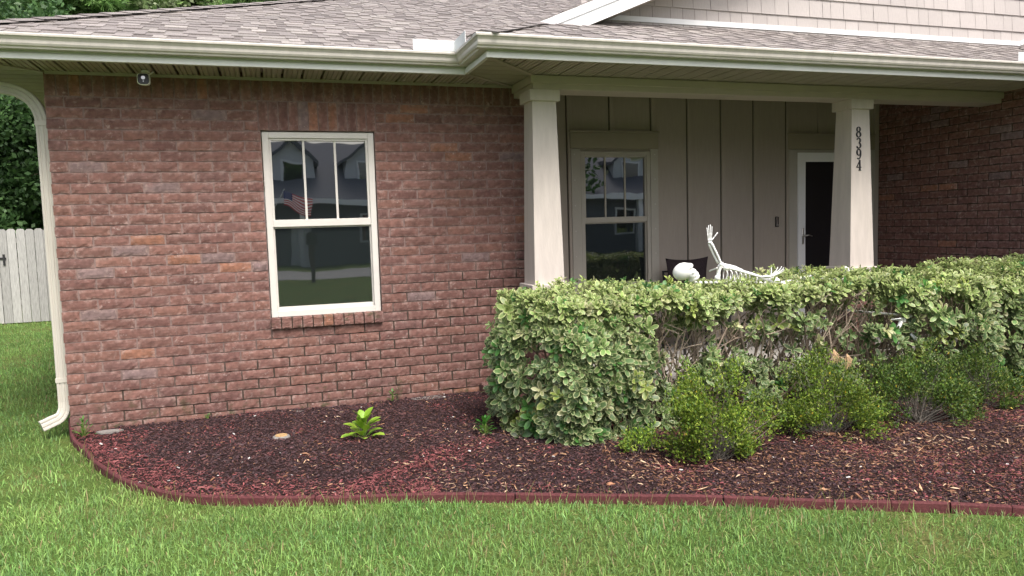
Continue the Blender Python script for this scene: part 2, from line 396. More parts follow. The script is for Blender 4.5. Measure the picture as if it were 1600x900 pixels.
# ------------------------------------------------------------------ soffits, fascia, gutters
def soffit(name, u0, u1, v0f, v1f, toP, step=.155):
    """ribbed vinyl panels: u along the eave, v across; toP(u,v,z) -> point"""
    m = MB(); k = 0; u_ = u0
    while u_ < u1-1e-6:
        e = min(u_+step, u1)
        pts = [(u_, 0), (u_+.001, .04), (u_+.020, .04), (u_+.021, 0)]
        for t in (.045, .083, .121):
            pts += [(u_+t-.006, 0), (u_+t-.002, .007), (u_+t+.002, .007), (u_+t+.006, 0)]
        pts = [p for p in pts if p[0] < e]+[(e, 0)]
        vs = []
        for (a, dz) in pts:
            p0, p1 = v0f(a), v1f(a)
            vs += [toP(a, p0, ZS+.004+dz), toP(a, p1, ZS+.004+dz)]
        m.add(vs, [(2*i, 2*i+2, 2*i+3, 2*i+1) for i in range(len(pts)-1)]); u_ = e
    return m.build(name, M['soffit'], house)
soffit('soffit', -1.98, 2.19, lambda x: FA+max(0, x-XF)*.86 if x > XF else FA+.012, lambda x: max(YA+.02, FA) if x > X0 else YA-(X0-x), lambda a, v, z: (a, v, z))
soffit('soffit', FB, FA+.6, lambda y: XF+.01+max(0, y-FA)*1.16, lambda y: XF+max(.01, (y-FB)*.95) if y < YC else 2.20, lambda a, v, z: (v, a, z))
soffit('soffit', XF, 9.0, lambda x: FB+.012, lambda x: FB+max(.012, (x-XF)*1.05) if x < 2.19 else YC+.02, lambda a, v, z: (a, v, z))
soffit('soffit', FA, 14, lambda y: -1.98, lambda y: X0+.02 if y > YA else -1.98+(y-FA), lambda a, v, z: (v, a, z))
# porch ceiling
soffit('porch_ceiling', 2.2, XR, lambda x: YC+.25, lambda x: YB+.05, lambda a, v, z: (a, v, z+.27))
m = MB()   # mitre and wall trims under the soffit
def strip(m, p, q, wd, z0, z1):
    p, q = Vector((*p, 0)), Vector((*q, 0)); d = (q-p).normalized(); n_ = Vector((-d.y, d.x, 0))*wd/2
    m.prism([(*(p-n_).xy, z0), (*(q-n_).xy, z0), (*(q+n_).xy, z0), (*(p+n_).xy, z0)], (0, 0, z1-z0))
strip(m, (XF+.01, FB+.01), (2.19, YC-.01), .045, ZS-.006, ZS+.004)
strip(m, (XF+.01, FA), (2.19, YA), .04, ZS-.006, ZS+.004)
strip(m, (X0, YA), (-1.98, FA), .035, ZS-.006, ZS+.004)
m.box(X0+.02, 2.19, YA-.028, YA-.014, ZS-.018, ZS+.004)
m.build('soffit_trim', M['soffit'], house)
m = MB()
m.box(-2.0, XF-.014, FA-.012, FA-.0005, ZS-.006, ZS+.032); m.box(XF-.013, XF-.0005, FB-.012, FA-.012, ZS-.006, ZS+.032); m.box(XF-.0005, GX+.085, FB-.012, FB-.0005, ZS-.006, ZS+.032)
m.box(-2.0, XF+.0, FA, FA+.018, ZS-.004, ZS+.135); m.box(-2.0, XF, FA+.018, FA+.04, ZS-.004, ZS+.002)
m.box(XF, XF+.018, FB+.0, FA, ZS-.004, ZS+.135)
m.box(XF+.018, GX+.1, FB, FB+.018, ZS-.004, ZS+.135)
m.box(-2.0, -1.982, FA+.018, 14, ZS-.004, ZS+.135)
m.box(GX+.1, GX+.118, 1.5, FB, ZS-.004, ZS+.135)
m.build('fascia', M['fascia'], house)
# K style gutter: profile in (outward a, up b), local 0 = fascia face, top
GP = [(0, 0), (0, -.092), (.066, -.092), (.070, -.080), (.082, -.074), (.090, -.060), (.093, -.040), (.104, -.024), (.114, -.016), (.116, -.004), (.114, .004), (.106, .004), (.106, -.003), (.102, -.012), (.088, -.028), (.080, -.058), (.064, -.085), (.004, -.085), (.004, 0)]
ZG = ZS+.142
zz = Vector((0, 0, 1))
g_ = empty('gutter', (0, 6.0, ZG), parent=house)
g_.location = (0, -.49, ZG)
m = MB()
fr = [((-2.0, FA+0, ZG), (-1, -1, 0), zz), ((XF, FA, ZG), (-1, -1, 0), zz), ((XF, FB, ZG), (-1, -1, 0), zz), ((GX+.1, FB, ZG), (-1, -1, 0), zz), ((GX+.1, 1.5, ZG), (-1, 0, 0), zz)]
m.sweep(GP, [((-2.0, 14, ZG), (-1, 0, 0), zz)]+fr[:1]+fr[1:]); m.build('gutter_trough', M['gutter'], g_)
m = MB()  # joint straps beside the corners
pr = [(a+.0022*(a > .05), b_-.0015) for a, b_ in GP[1:12]]+[(a-.001, b_+.001) for a, b_ in GP[11:0:-1]]
for x0_, x1_, fy in ((XF-.185, XF-.135, FA), (XF-.10, XF-.045, FB), (4.65, 4.68, FB)):
    m = MB(); m.sweep(pr, [((x0_, fy, ZG), (0, -1, 0), zz), ((x1_, fy, ZG), (0, -1, 0), zz)]); m.build('joint_strap', M['gutter'], g_)
# splash guard at the valley
m = MB(); a_ = .112
m.box(1.18, XF-a_-.0, FA-a_-.004, FA-a_+.0, ZG+.006, ZG+.088); m.box(XF-a_-.004, XF-a_, FA-a_-.33, FA-a_-.004, ZG+.006, ZG+.088)
m.build('splash_guard', M['white'], g_)
m = MB(); m.box(GX+.1-a_-.004, GX+.1-a_, FB-a_-.22, FB-a_+.02, ZG+.006, ZG+.088); m.box(GX-.3, GX-.012, FB-a_-.004, FB-a_, ZG+.006, ZG+.088); m.build('splash_guard', M['white'], g_)
# downspout: rectangular ribbed pipe from the side gutter round to the corner
m = MB(); hw, hd = .042, .032
def dprof():
    pts = []
    for (ax, ay, bx, by, nrm) in ((-hw, -hd, hw, -hd, (0, 1)), (hw, -hd, hw, hd, (-1, 0)), (hw, hd, -hw, hd, (0, -1)), (-hw, hd, -hw, -hd, (1, 0))):
        for t, d in ((.05, 0), (.2, 0), (.25, .004), (.35, .004), (.4, 0), (.6, 0), (.65, .004), (.75, .004), (.8, 0), (.95, 0)):
            pts.append((ax+(bx-ax)*t+nrm[0]*d, ay+(by-ay)*t+nrm[1]*d))
    return pts
def dpath(pts):
    fr = []
    for i, p in enumerate(pts):
        p = Vector(p); t = (Vector(pts[min(i+1, len(pts)-1)])-Vector(pts[max(i-1, 0)])).normalized()
        A = Vector((0, 1, 0)); A = (A-t*A.dot(t)).normalized(); B = t.cross(A); fr.append((p, A, B))
    return fr
def arc(p0, p1, p2, n=9):
    return [tuple(Vector(p0)*(1-t)**2+Vector(p1)*2*t*(1-t)+Vector(p2)*t*t) for t in [i/n for i in range(n+1)]]
DX, DY = -1.562, 6.60
path = [(-2.10, DY, 2.72), (-1.90, DY, 2.70)]+arc((-1.80, DY, 2.69), (-1.585, DY, 2.665), (DX, DY, 2.44))+[(DX, DY, 1.5), (DX, DY, .40), (DX, DY, .36)]+arc((DX, DY, .28), (DX+.005, DY-.01, .165), (DX-.075, DY-.04, .145))+[(DX-.155, DY-.08, .115)]
m.sweep([(q[1]*1.0, q[0]*1.0) for q in dprof()], dpath(path))
for z in (2.42, .44): m.box(DX-.046, DX+.046, DY-.036, DY+.036, z-.004, z+.03)
M['spout'] = mat('downspout_paint', (.50, .47, .415), .45, .4, nscale=3, namt=.08, stretch=(3, 3, .6)); dsp = m.build('downspout', M['spout'], g_)
m = MB()
for (c0, ax) in (((-2.0-.06, DY, 0), 0),): m.tube([(-2.06, DY, ZG-.085), (-2.07, DY, 2.76), (-2.10, DY, 2.715)], .045, 8)
m.build('gutter_outlet', M['gutter'], g_)

# ------------------------------------------------------------------ roofs
SC = [(.238, .215, .205), (.228, .204, .195), (.252, .228, .215), (.212, .189, .18), (.280, .256, .240), (.236, .212, .203)]
def roof(name, O, U, Wp, lo, hi, wmax, parent, expo=.125, seed=1, start=0.0):
    """O eave origin, U along eave, Wp unit vector up the slope; lo(w),hi(w) clip limits along U (w measured up the slope)"""
    r = np.random.default_rng(seed); O, U, Wp = [np.array(q, float) for q in (O, U, Wp)]; N = np.cross(U, Wp); N /= np.linalg.norm(N)
    if N[2] < 0: N = -N
    V = []; F = []; C = []; w_ = start
    while w_ < wmax:
        wt = w_+expo+.02; u_ = min(lo(w_), lo(wt)) - r.random()*.2; end = max(hi(w_), hi(wt)); raised = False
        while u_ < end:
            L = (.08+.13*r.random()) if raised else (.05+.17*r.random())
            c0, c1 = max(u_, lo(w_)), min(u_+L, hi(w_)); t0, t1 = max(u_, lo(wt)), min(u_+L, hi(wt))
            if c1-c0 > .004 or t1-t0 > .004:
                c1 = max(c1, c0); t1 = max(t1, t0)
                h = .0105 if raised else .005
                k = len(V); dw = 0 if raised else .003
                for (uu, ww, hh) in ((c0, w_+dw, h), (c1, w_+dw, h), (t1, wt, h-.006 if raised else .0), (t0, wt, h-.006 if raised else .0), (c0, w_+dw, -.004), (c1, w_+dw, -.004), (t0, wt, -.006), (t1, wt, -.006)):
                    V.append(O+U*uu+Wp*ww+N*hh)
                F += [(k, k+1, k+2, k+3), (k+4, k+5, k+1, k), (k, k+3, k+6, k+4), (k+1, k+5, k+7, k+2)]
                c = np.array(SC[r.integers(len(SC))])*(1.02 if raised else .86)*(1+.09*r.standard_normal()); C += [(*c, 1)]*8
            u_ += L; raised = not raised
        w_ += expo
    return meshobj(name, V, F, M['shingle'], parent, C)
wl = math.hypot(1, S)                       # slope length per metre of plan
def W(dx, dy): v = np.array([dx, dy, S]); return v/np.linalg.norm(v)
ZR = ZG+.012
EA, EB, XL, XV = FA-.06, FB-.06, -2.06, XF-.06     # roof edges over the gutters
TOP = 7.4
roof_e = empty('roof', (0, 0, 2.95), parent=house)
roof('shingle_slope', (0, EA, ZR), (1, 0, 0), W(0, 1), lambda w: XL+w/wl, lambda w: XV+w/wl, TOP*wl, roof_e, seed=2)
# side slope of the porch / left slope of the gable; eave runs along -y from the inner corner
GY = 5.99                                    # rake edge plane of the gable
def lo_s(w): return -(EA+w/wl)
def hi_s(w): return -max(min(EB+w/wl, 99), EB) if w/wl < GY-EB else -GY
roof('gable_slope', (XV, 0, ZR), (0, -1, 0), W(1, 0), lo_s, hi_s, 6.5*wl, roof_e, seed=3)
roof('porch_slope', (0, EB, ZR), (1, 0, 0), W(0, 1), lambda w: XV+w/wl, lambda w: GX+.04+w/wl, (6.36-EB)*wl, roof_e, seed=4)
roof('garage_slope', (GX+.04, 0, ZR), (0, -1, 0), W(1, 0), lambda w: -(EB+w/wl), lambda w: -1.5, 4*wl, roof_e, seed=5)
roof('hip_slope', (XL, 0, ZR), (0, 1, 0), W(1, 0), lambda w: EA+w/wl, lambda w: 22-w/wl, TOP*wl, roof_e, seed=6, expo=.28)
# other half of the gable and the back slope
px = XV+6.5; zt = ZR+S*6.5
MB().add([(px, GY, zt), (px+6.5, GY, ZR), (px+6.5, 14, ZR), (px, 14, zt)], [(0, 1, 2, 3)], (.28, .235, .225, 1)) 
mm = MB(); mm.add([(px, GY, zt), (px+6.5, GY, ZR), (px+6.5, 15, ZR), (px, 15, zt)], [(0, 1, 2, 3)], (.28, .235, .225, 1)); mm.add([(XL+TOP, EA+TOP, ZR+S*TOP), (12, EA+TOP, ZR+S*TOP), (12, EA+2*TOP, ZR), (XL, EA+2*TOP, ZR)], [(0, 1, 2, 3)], (.28, .235, .225, 1)); mm.build('back_slope', M['shingle'], roof_e)
def caps(name, P, D, n, seed):
    """hip / ridge caps: bent overlapping pieces along direction D"""
    m = MB(); r = random.Random(seed); P = Vector(P); D = Vector(D).normalized(); sdv = D.cross(zz).normalized(); upv = sdv.cross(D)
    st = .19
    for i in range(n):
        a = P+D*(i*st); e = a+D*(st+.06); c = np.array(r.choice(SC))*r.uniform(.75, 1.1); c = (*c, 1); hwd = .13
        hh = .024; vs = []
        for (q, h) in ((a, hh), (e, hh-.012)):
            vs += [q-sdv*hwd+upv*(h-.034), q+upv*h, q+sdv*hwd+upv*(h-.034)]
        vs += [v-upv*.012 for v in vs[:3]]
        m.add(vs, [(0, 1, 4, 3), (1, 2, 5, 4), (6, 7, 1, 0), (7, 8, 2, 1)], c)
    m.build(name, M['shingle'], roof_e)
caps('hip_cap', (XL, EA, ZR), (1, 1, S), 55, 1)
caps('hip_cap', (XV, EB, ZR), (1, 1, S), 5, 2)
# gable wall of shakes
gb = MB(); r = random.Random(5); z = 3.372; row = 0; GW = 6.33
def gl(z): return XV+(z-ZR)/S+.0          # left limit under the roof slope
while z < 5.6:
    x = gl(z)-.2-r.random()*.1
    while x < 10:
        wdt = r.choice((.1, .13, .16, .19, .22, .25)); c = r.uniform(.94, 1.06); cc = (.43*c, .395*c, .378*c, 1); dd = r.uniform(0, .003)
        x0_, x1_ = max(x, gl(z)), x+wdt-.004
        if x1_ > x0_+.01: gb.add([(x0_, GW-.016-dd, z-.006), (x1_, GW-.016-dd, z-.006), (x1_, GW-.004, z+.178), (max(x0_, gl(z+.178)), GW-.004, z+.178), (x0_, GW, z-.006), (x1_, GW, z-.006)], [(0, 1, 2, 3), (4, 5, 1, 0)], cc)
        x += wdt
    z += .176
gb.build('gable_shakes', M['shake'], house)
mm = MB(); mm.add([(XV+(3.2-ZR)/S, GW+.002, 3.2), (12, GW+.002, 3.2), (12, GW+.002, 5.7), (XV+(5.7-ZR)/S, GW+.002, 5.7)], [(0, 1, 2, 3)], (.2, .18, .17, 1)); mm.build('gable_sheathing', M['shake'], house)
m = MB(); zl = ZR+S*(GW-EB)
m.box(2.75, GX+.04+(GW-EB)+.02, GW-.026, GW-.018, zl+.015, zl+.062)
p = Vector((GX+.05+(GW-EB), GW-.026, zl+.015)); m.prism([p, p+Vector((1.6, 0, 1.6*S)), p+Vector((1.6, 0, 1.6*S+.05)), p+Vector((0, 0, .05))], (0, .008, 0))
m.build('gable_flashing', M['white'], house)
# rake boards and rake soffit
def rake(y0, y1, d0, d1, name, mt, xs=None):
    m = MB(); za = lambda x: ZR+S*(x-XV)-.004
    xa = XV+(y0-EB)-.14; xb = XV+6.5
    # lower end cut on the porch roof
    def xl(d): return XV+(y0-EB)+d/S
    m.prism([(xl(d0)-.04, y0, za(xl(d0)-.04)-d0), (xb, y0, za(xb)-d0), (xb, y0, za(xb)-d1), (xl(d1)-.04, y0, za(xl(d1)-.04)-d1)][::-1], (0, y1-y0, 0)); return m.build(name, mt, house)
rake(GY+.0, GY+.03, .0, .075, 'rake_board', M['white']); rake(GY+.012, GY+.035, .075, .19, 'rake_board', M['white']); rake(GY+.036, GW-.02, .175, .185, 'rake_soffit', M['beam'])

# ------------------------------------------------------------------ porch beam, columns, floor
m = MB()
m.box(2.172, XR-.005, YC-.022, YC, 2.735, ZS, bev=.003); m.box(2.172, 2.194, YC, YA-.02, 2.735, ZS)
m.box(2.194, XR-.010, YC, YC+.25, 2.688, 3.07, bev=.004); m.box(2.194, 2.40, YC+.25, YA-.01, 2.69, ZS-.003)
m.build('porch_beam', M['beam'], house)
porch = MB(); porch.box(1.86, XR-.01, 5.86, YB, -.05, .115); porch.build('porch_slab', M['concrete'], house)
b = Bricks((0, 5.80, 0), (1, 0, 0), (0, 1, 0), (0, 0, 1))
# rowlock edge round the slab
eb = Bricks((1.81, 5.79, 0), (1, 0, 0), (0, 0, 1), (0, -1, 0)); eb.soldiers(0, 5.5, .05, .13); 
eb2 = Bricks((1.80, YA, 0), (0, -1, 0), (0, 0, 1), (-1, 0, 0)); eb2.field(0, .70, -.03, .13, .136); eb2.O = np.array((1.80, YA, .136)); 
e3 = Bricks((1.80, 5.79, .128), (1, 0, 0), (0, 1, 0), (0, 0, 1)); e3.field(0, .2, 0, .70, .70)
st_ = eb.build('step_edge', house); eb2.build('step_side', house); e3.build('step_top', house)
MB().box(1.81, 2.1, 5.80, YA-.01, -.05, .128).build('step_core', M['mortar'], house)
def digit(ch):
    """roman digit .104 m tall, thick and thin strokes, in the xz plane about the origin"""
    m = MB(); H = .052
    def el(cx, cz, rx, rz, a0, a1, thick, thin, n=30, ang0=0.0):
        out = []
        for k in range(n+1):
            a = R(a0+(a1-a0)*k/n); c_, s_ = math.cos(a), math.sin(a); w_ = 1.3*(thin+(thick-thin)*abs(math.cos(a-ang0))**1.5)
            out.append(((cx+(rx-w_/2)*c_, cz+(rz-w_/2)*s_), (cx+(rx+w_/2)*c_, cz+(rz+w_/2)*s_)))
        for (p0, p1), (q0, q1) in zip(out, out[1:]): m.prism([(p0[0], 0, p0[1]), (p1[0], 0, p1[1]), (q1[0], 0, q1[1]), (q0[0], 0, q0[1])], (0, -.006, 0))
    def poly(pts): m.prism([(x, 0, z) for x, z in pts], (0, -.006, 0))
    def dot(x, z, r_): poly([(x+r_*math.cos(t*.5236), z+r_*math.sin(t*.5236)) for t in range(12)])
    if ch == '8': el(0, .0255, .019, .0225, 0, 360, .0115, .005); el(0, -.025, .0235, .0245, 0, 360, .013, .005)
    elif ch == '3': el(0, .0265, .019, .0215, -85, 150, .0125, .0045); el(-.001, -.024, .023, .0255, -150, 88, .0135, .0045); dot(-.0175, .036, .0065); dot(-.020, -.037, .007)
    elif ch == '9': el(0, .018, .0215, .030, 0, 360, .0125, .005); el(-.004, .006, .0265, .054, -100, 10, .011, .005); dot(-.0135, -.042, .006)
    else:
        poly([(.003, -.048), (.019, -.048), (.019, .052), (.003, .052)]); poly([(-.031, -.022), (.030, -.022), (.030, -.015), (-.031, -.015)]); poly([(-.031, -.016), (-.023, -.016), (.012, .040), (.010, .052)]); poly([(-.004, -.052), (.028, -.052), (.028, -.047), (-.004, -.047)])
    return m
def column(cx, bot_half, number=False):
    c = empty('porch_column', (cx, YC+.135-YA, .0), parent=house); cy = YC+.135
    c['label'] = 'tapered pale column with the black house number' if number else 'tapered pale column beside the brick wall'
    m = MB()
    def fr(h0, z0, h1, z1, bev=.004):
        vs = [(cx+sx*h0, cy+sy*h0, z0) for sx, sy in ((-1, -1), (1, -1), (1, 1), (-1, 1))]+[(cx+sx*h1, cy+sy*h1, z1) for sx, sy in ((-1, -1), (1, -1), (1, 1), (-1, 1))]
        m.add(vs, [(0, 1, 5, 4), (1, 2, 6, 5), (2, 3, 7, 6), (3, 0, 4, 7), (4, 5, 6, 7), (3, 2, 1, 0)])
    fr(bot_half, 1.04, .106, 2.60)
    # corner boards: side boards lapped behind the front board, leaving a fine seam
    m.build('shaft', M['column'], c)
    m = MB(); m.box(cx-.136, cx+.136, cy-.136, cy+.136, 2.595, 2.688, bev=.004); m.build('capital', M['column'], c)
    m = MB(); m.box(cx-.172, cx+.172, cy-.172, cy+.172, .955, 1.043, bev=.004); m.build('plinth', M['column'], c)
    h = .155; pier = None
    for O, U, N in (((cx-h, cy-h, 0), (1, 0, 0), (0, -1, 0)), ((cx-h, cy+h, 0), (0, -1, 0), (-1, 0, 0)), ((cx+h, cy-h, 0), (0, 1, 0), (1, 0, 0)), ((cx+h, cy+h, 0), (-1, 0, 0), (0, 1, 0))):
        B_ = Bricks(O, U, (0, 0, 1), N); B_.field(-.008, 2*h+.008, .12, .955, .955)
        if pier is None: pier = B_
        else:
            pier.F += [tuple(i+pier.n for i in f) for f in B_.F]; pier.V += B_.V; pier.C += B_.C; pier.n += B_.n
    pier.build('brick_pier', c); MB().box(cx-h, cx+h, cy-h, cy+h, .116, .955).build('pier_mortar', M['mortar'], c)
    if number:
        for i, (ch, zc) in enumerate((('8', 2.372), ('3', 2.264), ('9', 2.156), ('4', 2.046))):
            me_b = digit(ch)
            o = me_b.build('house_number', M['black_metal'], None); o.parent = c
            yfr = cy-(.106+(bot_half-.106)*(2.60-zc)/(2.60-1.04))
            o.location = (-.030, yfr-.0015-cy, zc); o.rotation_euler = (-math.atan((bot_half-.106)/1.56), 0, 0)
            o['label'] = 'black digit ' + ch
    return c
column(2.302, .136); column(5.630, .146, True)

# ------------------------------------------------------------------ porch back wall, its window and door
def rect_frame(m, x0, x1, z0, z1, wd, y0, y1, bev=.002, wb=None):
    wb = wd if wb is None else wb
    m.box(x0, x0+wd, y0, y1, z0, z1, bev=bev); m.box(x1-wd, x1, y0, y1, z0, z1, bev=bev)
    m.box(x0+wd, x1-wd, y0, y1, z1-wd, z1, bev=bev); m.box(x0+wd, x1-wd, y0, y1, z0, z0+wb, bev=bev)
m = MB()
for a_ in ((2.25, 3.34, .1, 3.1), (4.19, XR+.05, .1, 3.1), (3.34, 4.19, .1, .805), (3.34, 4.19, 2.34, 3.1)): m.box(a_[0], a_[1], YB, YB+.1, a_[2], a_[3])
m.box(2.25, 2.42, YA+.1, YB, .1, 3.1)
for x in (2.55, 2.95, 3.19, 3.704, 4.222, 4.69, 5.142, 5.592, 6.058, 6.52, 7.0):
    if 3.2 < x < 4.28:
        m.box(x, x+.05, YB-.024, YB, 2.575, 3.06, bev=.003); m.box(x, x+.05, YB-.024, YB, .1, .745, bev=.003)
    elif 6.06 < x < 7.3: m.box(x, x+.05, YB-.024, YB, 2.575, 3.06, bev=.003)
    else: m.box(x, x+.05, YB-.024, YB, .1, 3.06, bev=.003)
m.box(XR-.075, XR-.010, YB-.03, YB, .1, 3.06, bev=.003)
bw = m.build('board_and_batten_wall', M['siding'], house)
M['side_shade'] = mat('batten_shade_paint', (.05, .045, .038), .8, .2)  # dark strips stand in for the shade along each batten's left side
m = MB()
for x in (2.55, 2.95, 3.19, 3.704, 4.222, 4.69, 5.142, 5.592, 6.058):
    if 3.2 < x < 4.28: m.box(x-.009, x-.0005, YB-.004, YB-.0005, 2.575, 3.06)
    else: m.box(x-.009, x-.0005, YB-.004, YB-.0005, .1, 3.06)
m.build('batten_shade', M['side_shade'], bw)
def window(cx0, cx1, z0, z1, y, parent, frame=.052, lower_screen=True, mat_=M['vinyl']):
    """double-hung window; y is the face of the frame"""
    f = empty('window', ((cx0+cx1)/2, y-YA, z0), parent=parent)
    m = MB(); rect_frame(m, cx0, cx1, z0, z1, frame, y, y+.07, .003); m.build('frame', mat_, f)
    zr = z0+(z1-z0)*.507; xa, xb = cx0+frame, cx1-frame
    m = MB(); rect_frame(m, xa, xb, zr-.01, z1-frame, .018, y+.014, y+.05, .002); m.box(xa, xb, y+.006, y+.05, zr-.026, zr+.034, bev=.003)
    m.build('upper_sash', mat_, f)
    m = MB(); rect_frame(m, xa, xb, z0+frame, zr-.026, .012, y+.028, y+.06, .002, .03); m.build('lower_sash', mat_, f)
    m = MB()
    for k in (1, 2):
        x = xa+.018+(xb-xa-.036)*k/3; m.box(x-.009, x+.009, y+.026, y+.034, zr+.03, z1-frame-.016)
    m.build('muntin', mat_, f)
    m = MB(); m.box(xa, xb, y+.036, y+.040, zr+.03, z1-frame); m.build('pane', M['glass'], f)
    m = MB(); m.box(xa, xb, y+.05, y+.054, z0+frame, zr-.02); m.build('pane', M['glass'], f)
    if lower_screen:
        m = MB(); m.add([(xa+.01, y+.034, z0+frame+.02), (xb-.01, y+.034, z0+frame+.02), (xb-.01, y+.034, zr-.026), (xa+.01, y+.034, zr-.026)], [(0, 1, 2, 3)]); m.build('insect_screen', M['screen'], f)
    return f
wf = window(WX0+.006, WX1-.006, WZ0+.004, WZ1-.006, YA+.018, house)
wf['label'] = 'double-hung window in the brick wall'
sb = Bricks((0, YA-.03, 0), (1, 0, 0), (0, 0, 1), (0, -1, 0)); sb.soldiers(WX0-.004, WX1+.008, .756, .838, 0, depth=.014)
so_ = sb.build('brick_sill', wf); s2 = Bricks((0, YA-.046, .840), (1, 0, 0), (0, 1, .06), (0, -.06, 1)); s2.soldiers(WX0-.004, WX1+.008, .004, .09, 0, depth=.004); s2.build('sill_top', wf)
MB().box(WX0, WX1, YA-.028, YA+.09, .752, .842).build('sill_mortar', M['mortar'], wf)
# porch window
pw = window(3.335, 4.195, .80, 2.345, YB-.028, house, mat_=M['casing'], frame=.045)
pw['label'] = 'window under the porch with wide painted casing'
for a_ in ((3.222, 3.333), (4.197, 4.292)): m = MB(); m.box(a_[0], a_[1], YB-.034, YB-.0, .75, 2.372, bev=.002); m.build('casing', M['casing'], pw)
m = MB(); m.box(3.215, 4.300, YB-.036, YB, 2.376, 2.55, bev=.003); m.box(3.205, 4.310, YB-.05, YB, 2.552, 2.572, bev=.002); m.build('header', M['header'], pw)
for x in (3.262, 4.25):
    for z in (2.31, 2.03, 1.75, 1.47, 1.19, .92): m = MB(); m.tube([(x, YB-.037, z), (x, YB-.033, z)], .007, 8); m.build('screw', M['chrome'], pw)
# storm door
d = empty('storm_door', (6.6, YB-YA, .115), parent=house); dx0, dx1, dz1 = 6.215, 7.16, 2.335
m = MB(); rect_frame(m, dx0+.02, dx1-.02, .13, dz1-.025, .085, YB-.042, YB-.012, .003, .2); m.build('door_frame', M['white'], d)
m = MB(); m.box(dx0+.1, dx1-.1, YB-.03, YB-.024, .3, dz1-.105); m.build('door_glass', M['dark'], d)
m = MB(); rect_frame(m, dx0-.01, dx1+.01, .115, dz1, .028, YB-.05, YB, .002); m.build('door_jamb', M['white'], d)
m = MB(); m.box(6.085, dx0-.012, YB-.036, YB, .115, 2.372, bev=.002); m.box(dx1+.012, XR-.08, YB-.034, YB, .115, 2.372, bev=.002); m.box(dx0-.012, dx1+.012, YB-.034, YB, dz1+.002, 2.372)
m.build('casing', M['casing'], d)
m = MB(); m.box(6.075, XR-.08, YB-.036, YB, 2.376, 2.55, bev=.003); m.box(6.065, XR-.076, YB-.05, YB, 2.552, 2.572, bev=.002); m.build('header', M['header'], d)
m = MB(); hx = dx0+.062; m.box(hx-.014, hx+.014, YB-.052, YB-.042, 1.22, 1.42, bev=.003); m.tube([(hx, YB-.05, 1.325), (hx, YB-.085, 1.325), (hx+.05, YB-.092, 1.33), (hx+.11, YB-.085, 1.318)], [.009, .009, .007, .005], 8); m.build('door_handle', M['chrome'], d, True)

# ------------------------------------------------------------------ small fittings
db = empty('doorbell', (5.925, YB, 1.50), 'small black and silver video doorbell on the taupe porch wall left of the door', 'doorbell')
m = MB(); m.box(5.903, 5.947, YB-.022, YB-.0, 1.444, 1.566, bev=.004); m.build('bell_housing', M['dark'], db)
m = MB(); m.box(5.908, 5.930, YB-.0245, YB-.0222, 1.452, 1.56); m.build('bell_faceplate', M['chrome'], db)
m = MB(); m.tube([(5.925, YB-.030, 1.465), (5.925, YB-.0225, 1.465)], .011, 12); m.build('bell_button', M['chrome'], db)
sc_ = empty('security_camera', (-.80, 6.33, ZS), 'small white and black security camera hanging from the soffit above the brick wall', 'security camera')
m = MB(); m.tube([(-.79, 6.33, ZS+.0), (-.79, 6.33, ZS-.012)], .03, 14); m.tube([(-.79, 6.33, ZS-.008), (-.795, 6.31, ZS-.035)], .009, 8); m.tube([(-.74, 6.36, ZS), (-.775, 6.345, ZS-.03)], .006, 6); m.build('mount', M['plastic'], sc_)
def squircle(cx, cy, cz, r, n=28, p=4):
    out = []
    for k in range(n):
        a = 2*math.pi*k/n; c, s_ = math.cos(a), math.sin(a); q = r/((abs(c)**p+abs(s_)**p)**(1/p)); out.append((cx+c*q, cy, cz+s_*q))
    return out
def loft(m, rings):
    n = len(rings[0]); vs = sum(rings, [])
    m.add(vs, [(i*n+k, i*n+(k+1) % n, (i+1)*n+(k+1) % n, (i+1)*n+k) for i in range(len(rings)-1) for k in range(n)]+[tuple(range(n))[::-1], tuple((len(rings)-1)*n+k for k in range(n))])
cz = ZS-.068
m = MB(); loft(m, [squircle(-.80, 6.345, cz, .030), squircle(-.80, 6.335, cz, .041), squircle(-.80, 6.265, cz-.004, .044), squircle(-.80, 6.260, cz-.004, .040)]); m.build('body', M['plastic'], sc_)
m = MB(); loft(m, [squircle(-.80, 6.2596, cz-.004, .039), squircle(-.80, 6.256, cz-.004, .037)]); m.build('face_plate', M['dark'], sc_)
m = MB(); m.tube([(-.80, 6.2558, cz+.004), (-.80, 6.252, cz+.004)], .014, 16); m.tube([(-.80, 6.2558, cz-.022), (-.80, 6.2535, cz-.022)], .004, 8); m.build('lens', M['glass'], sc_)

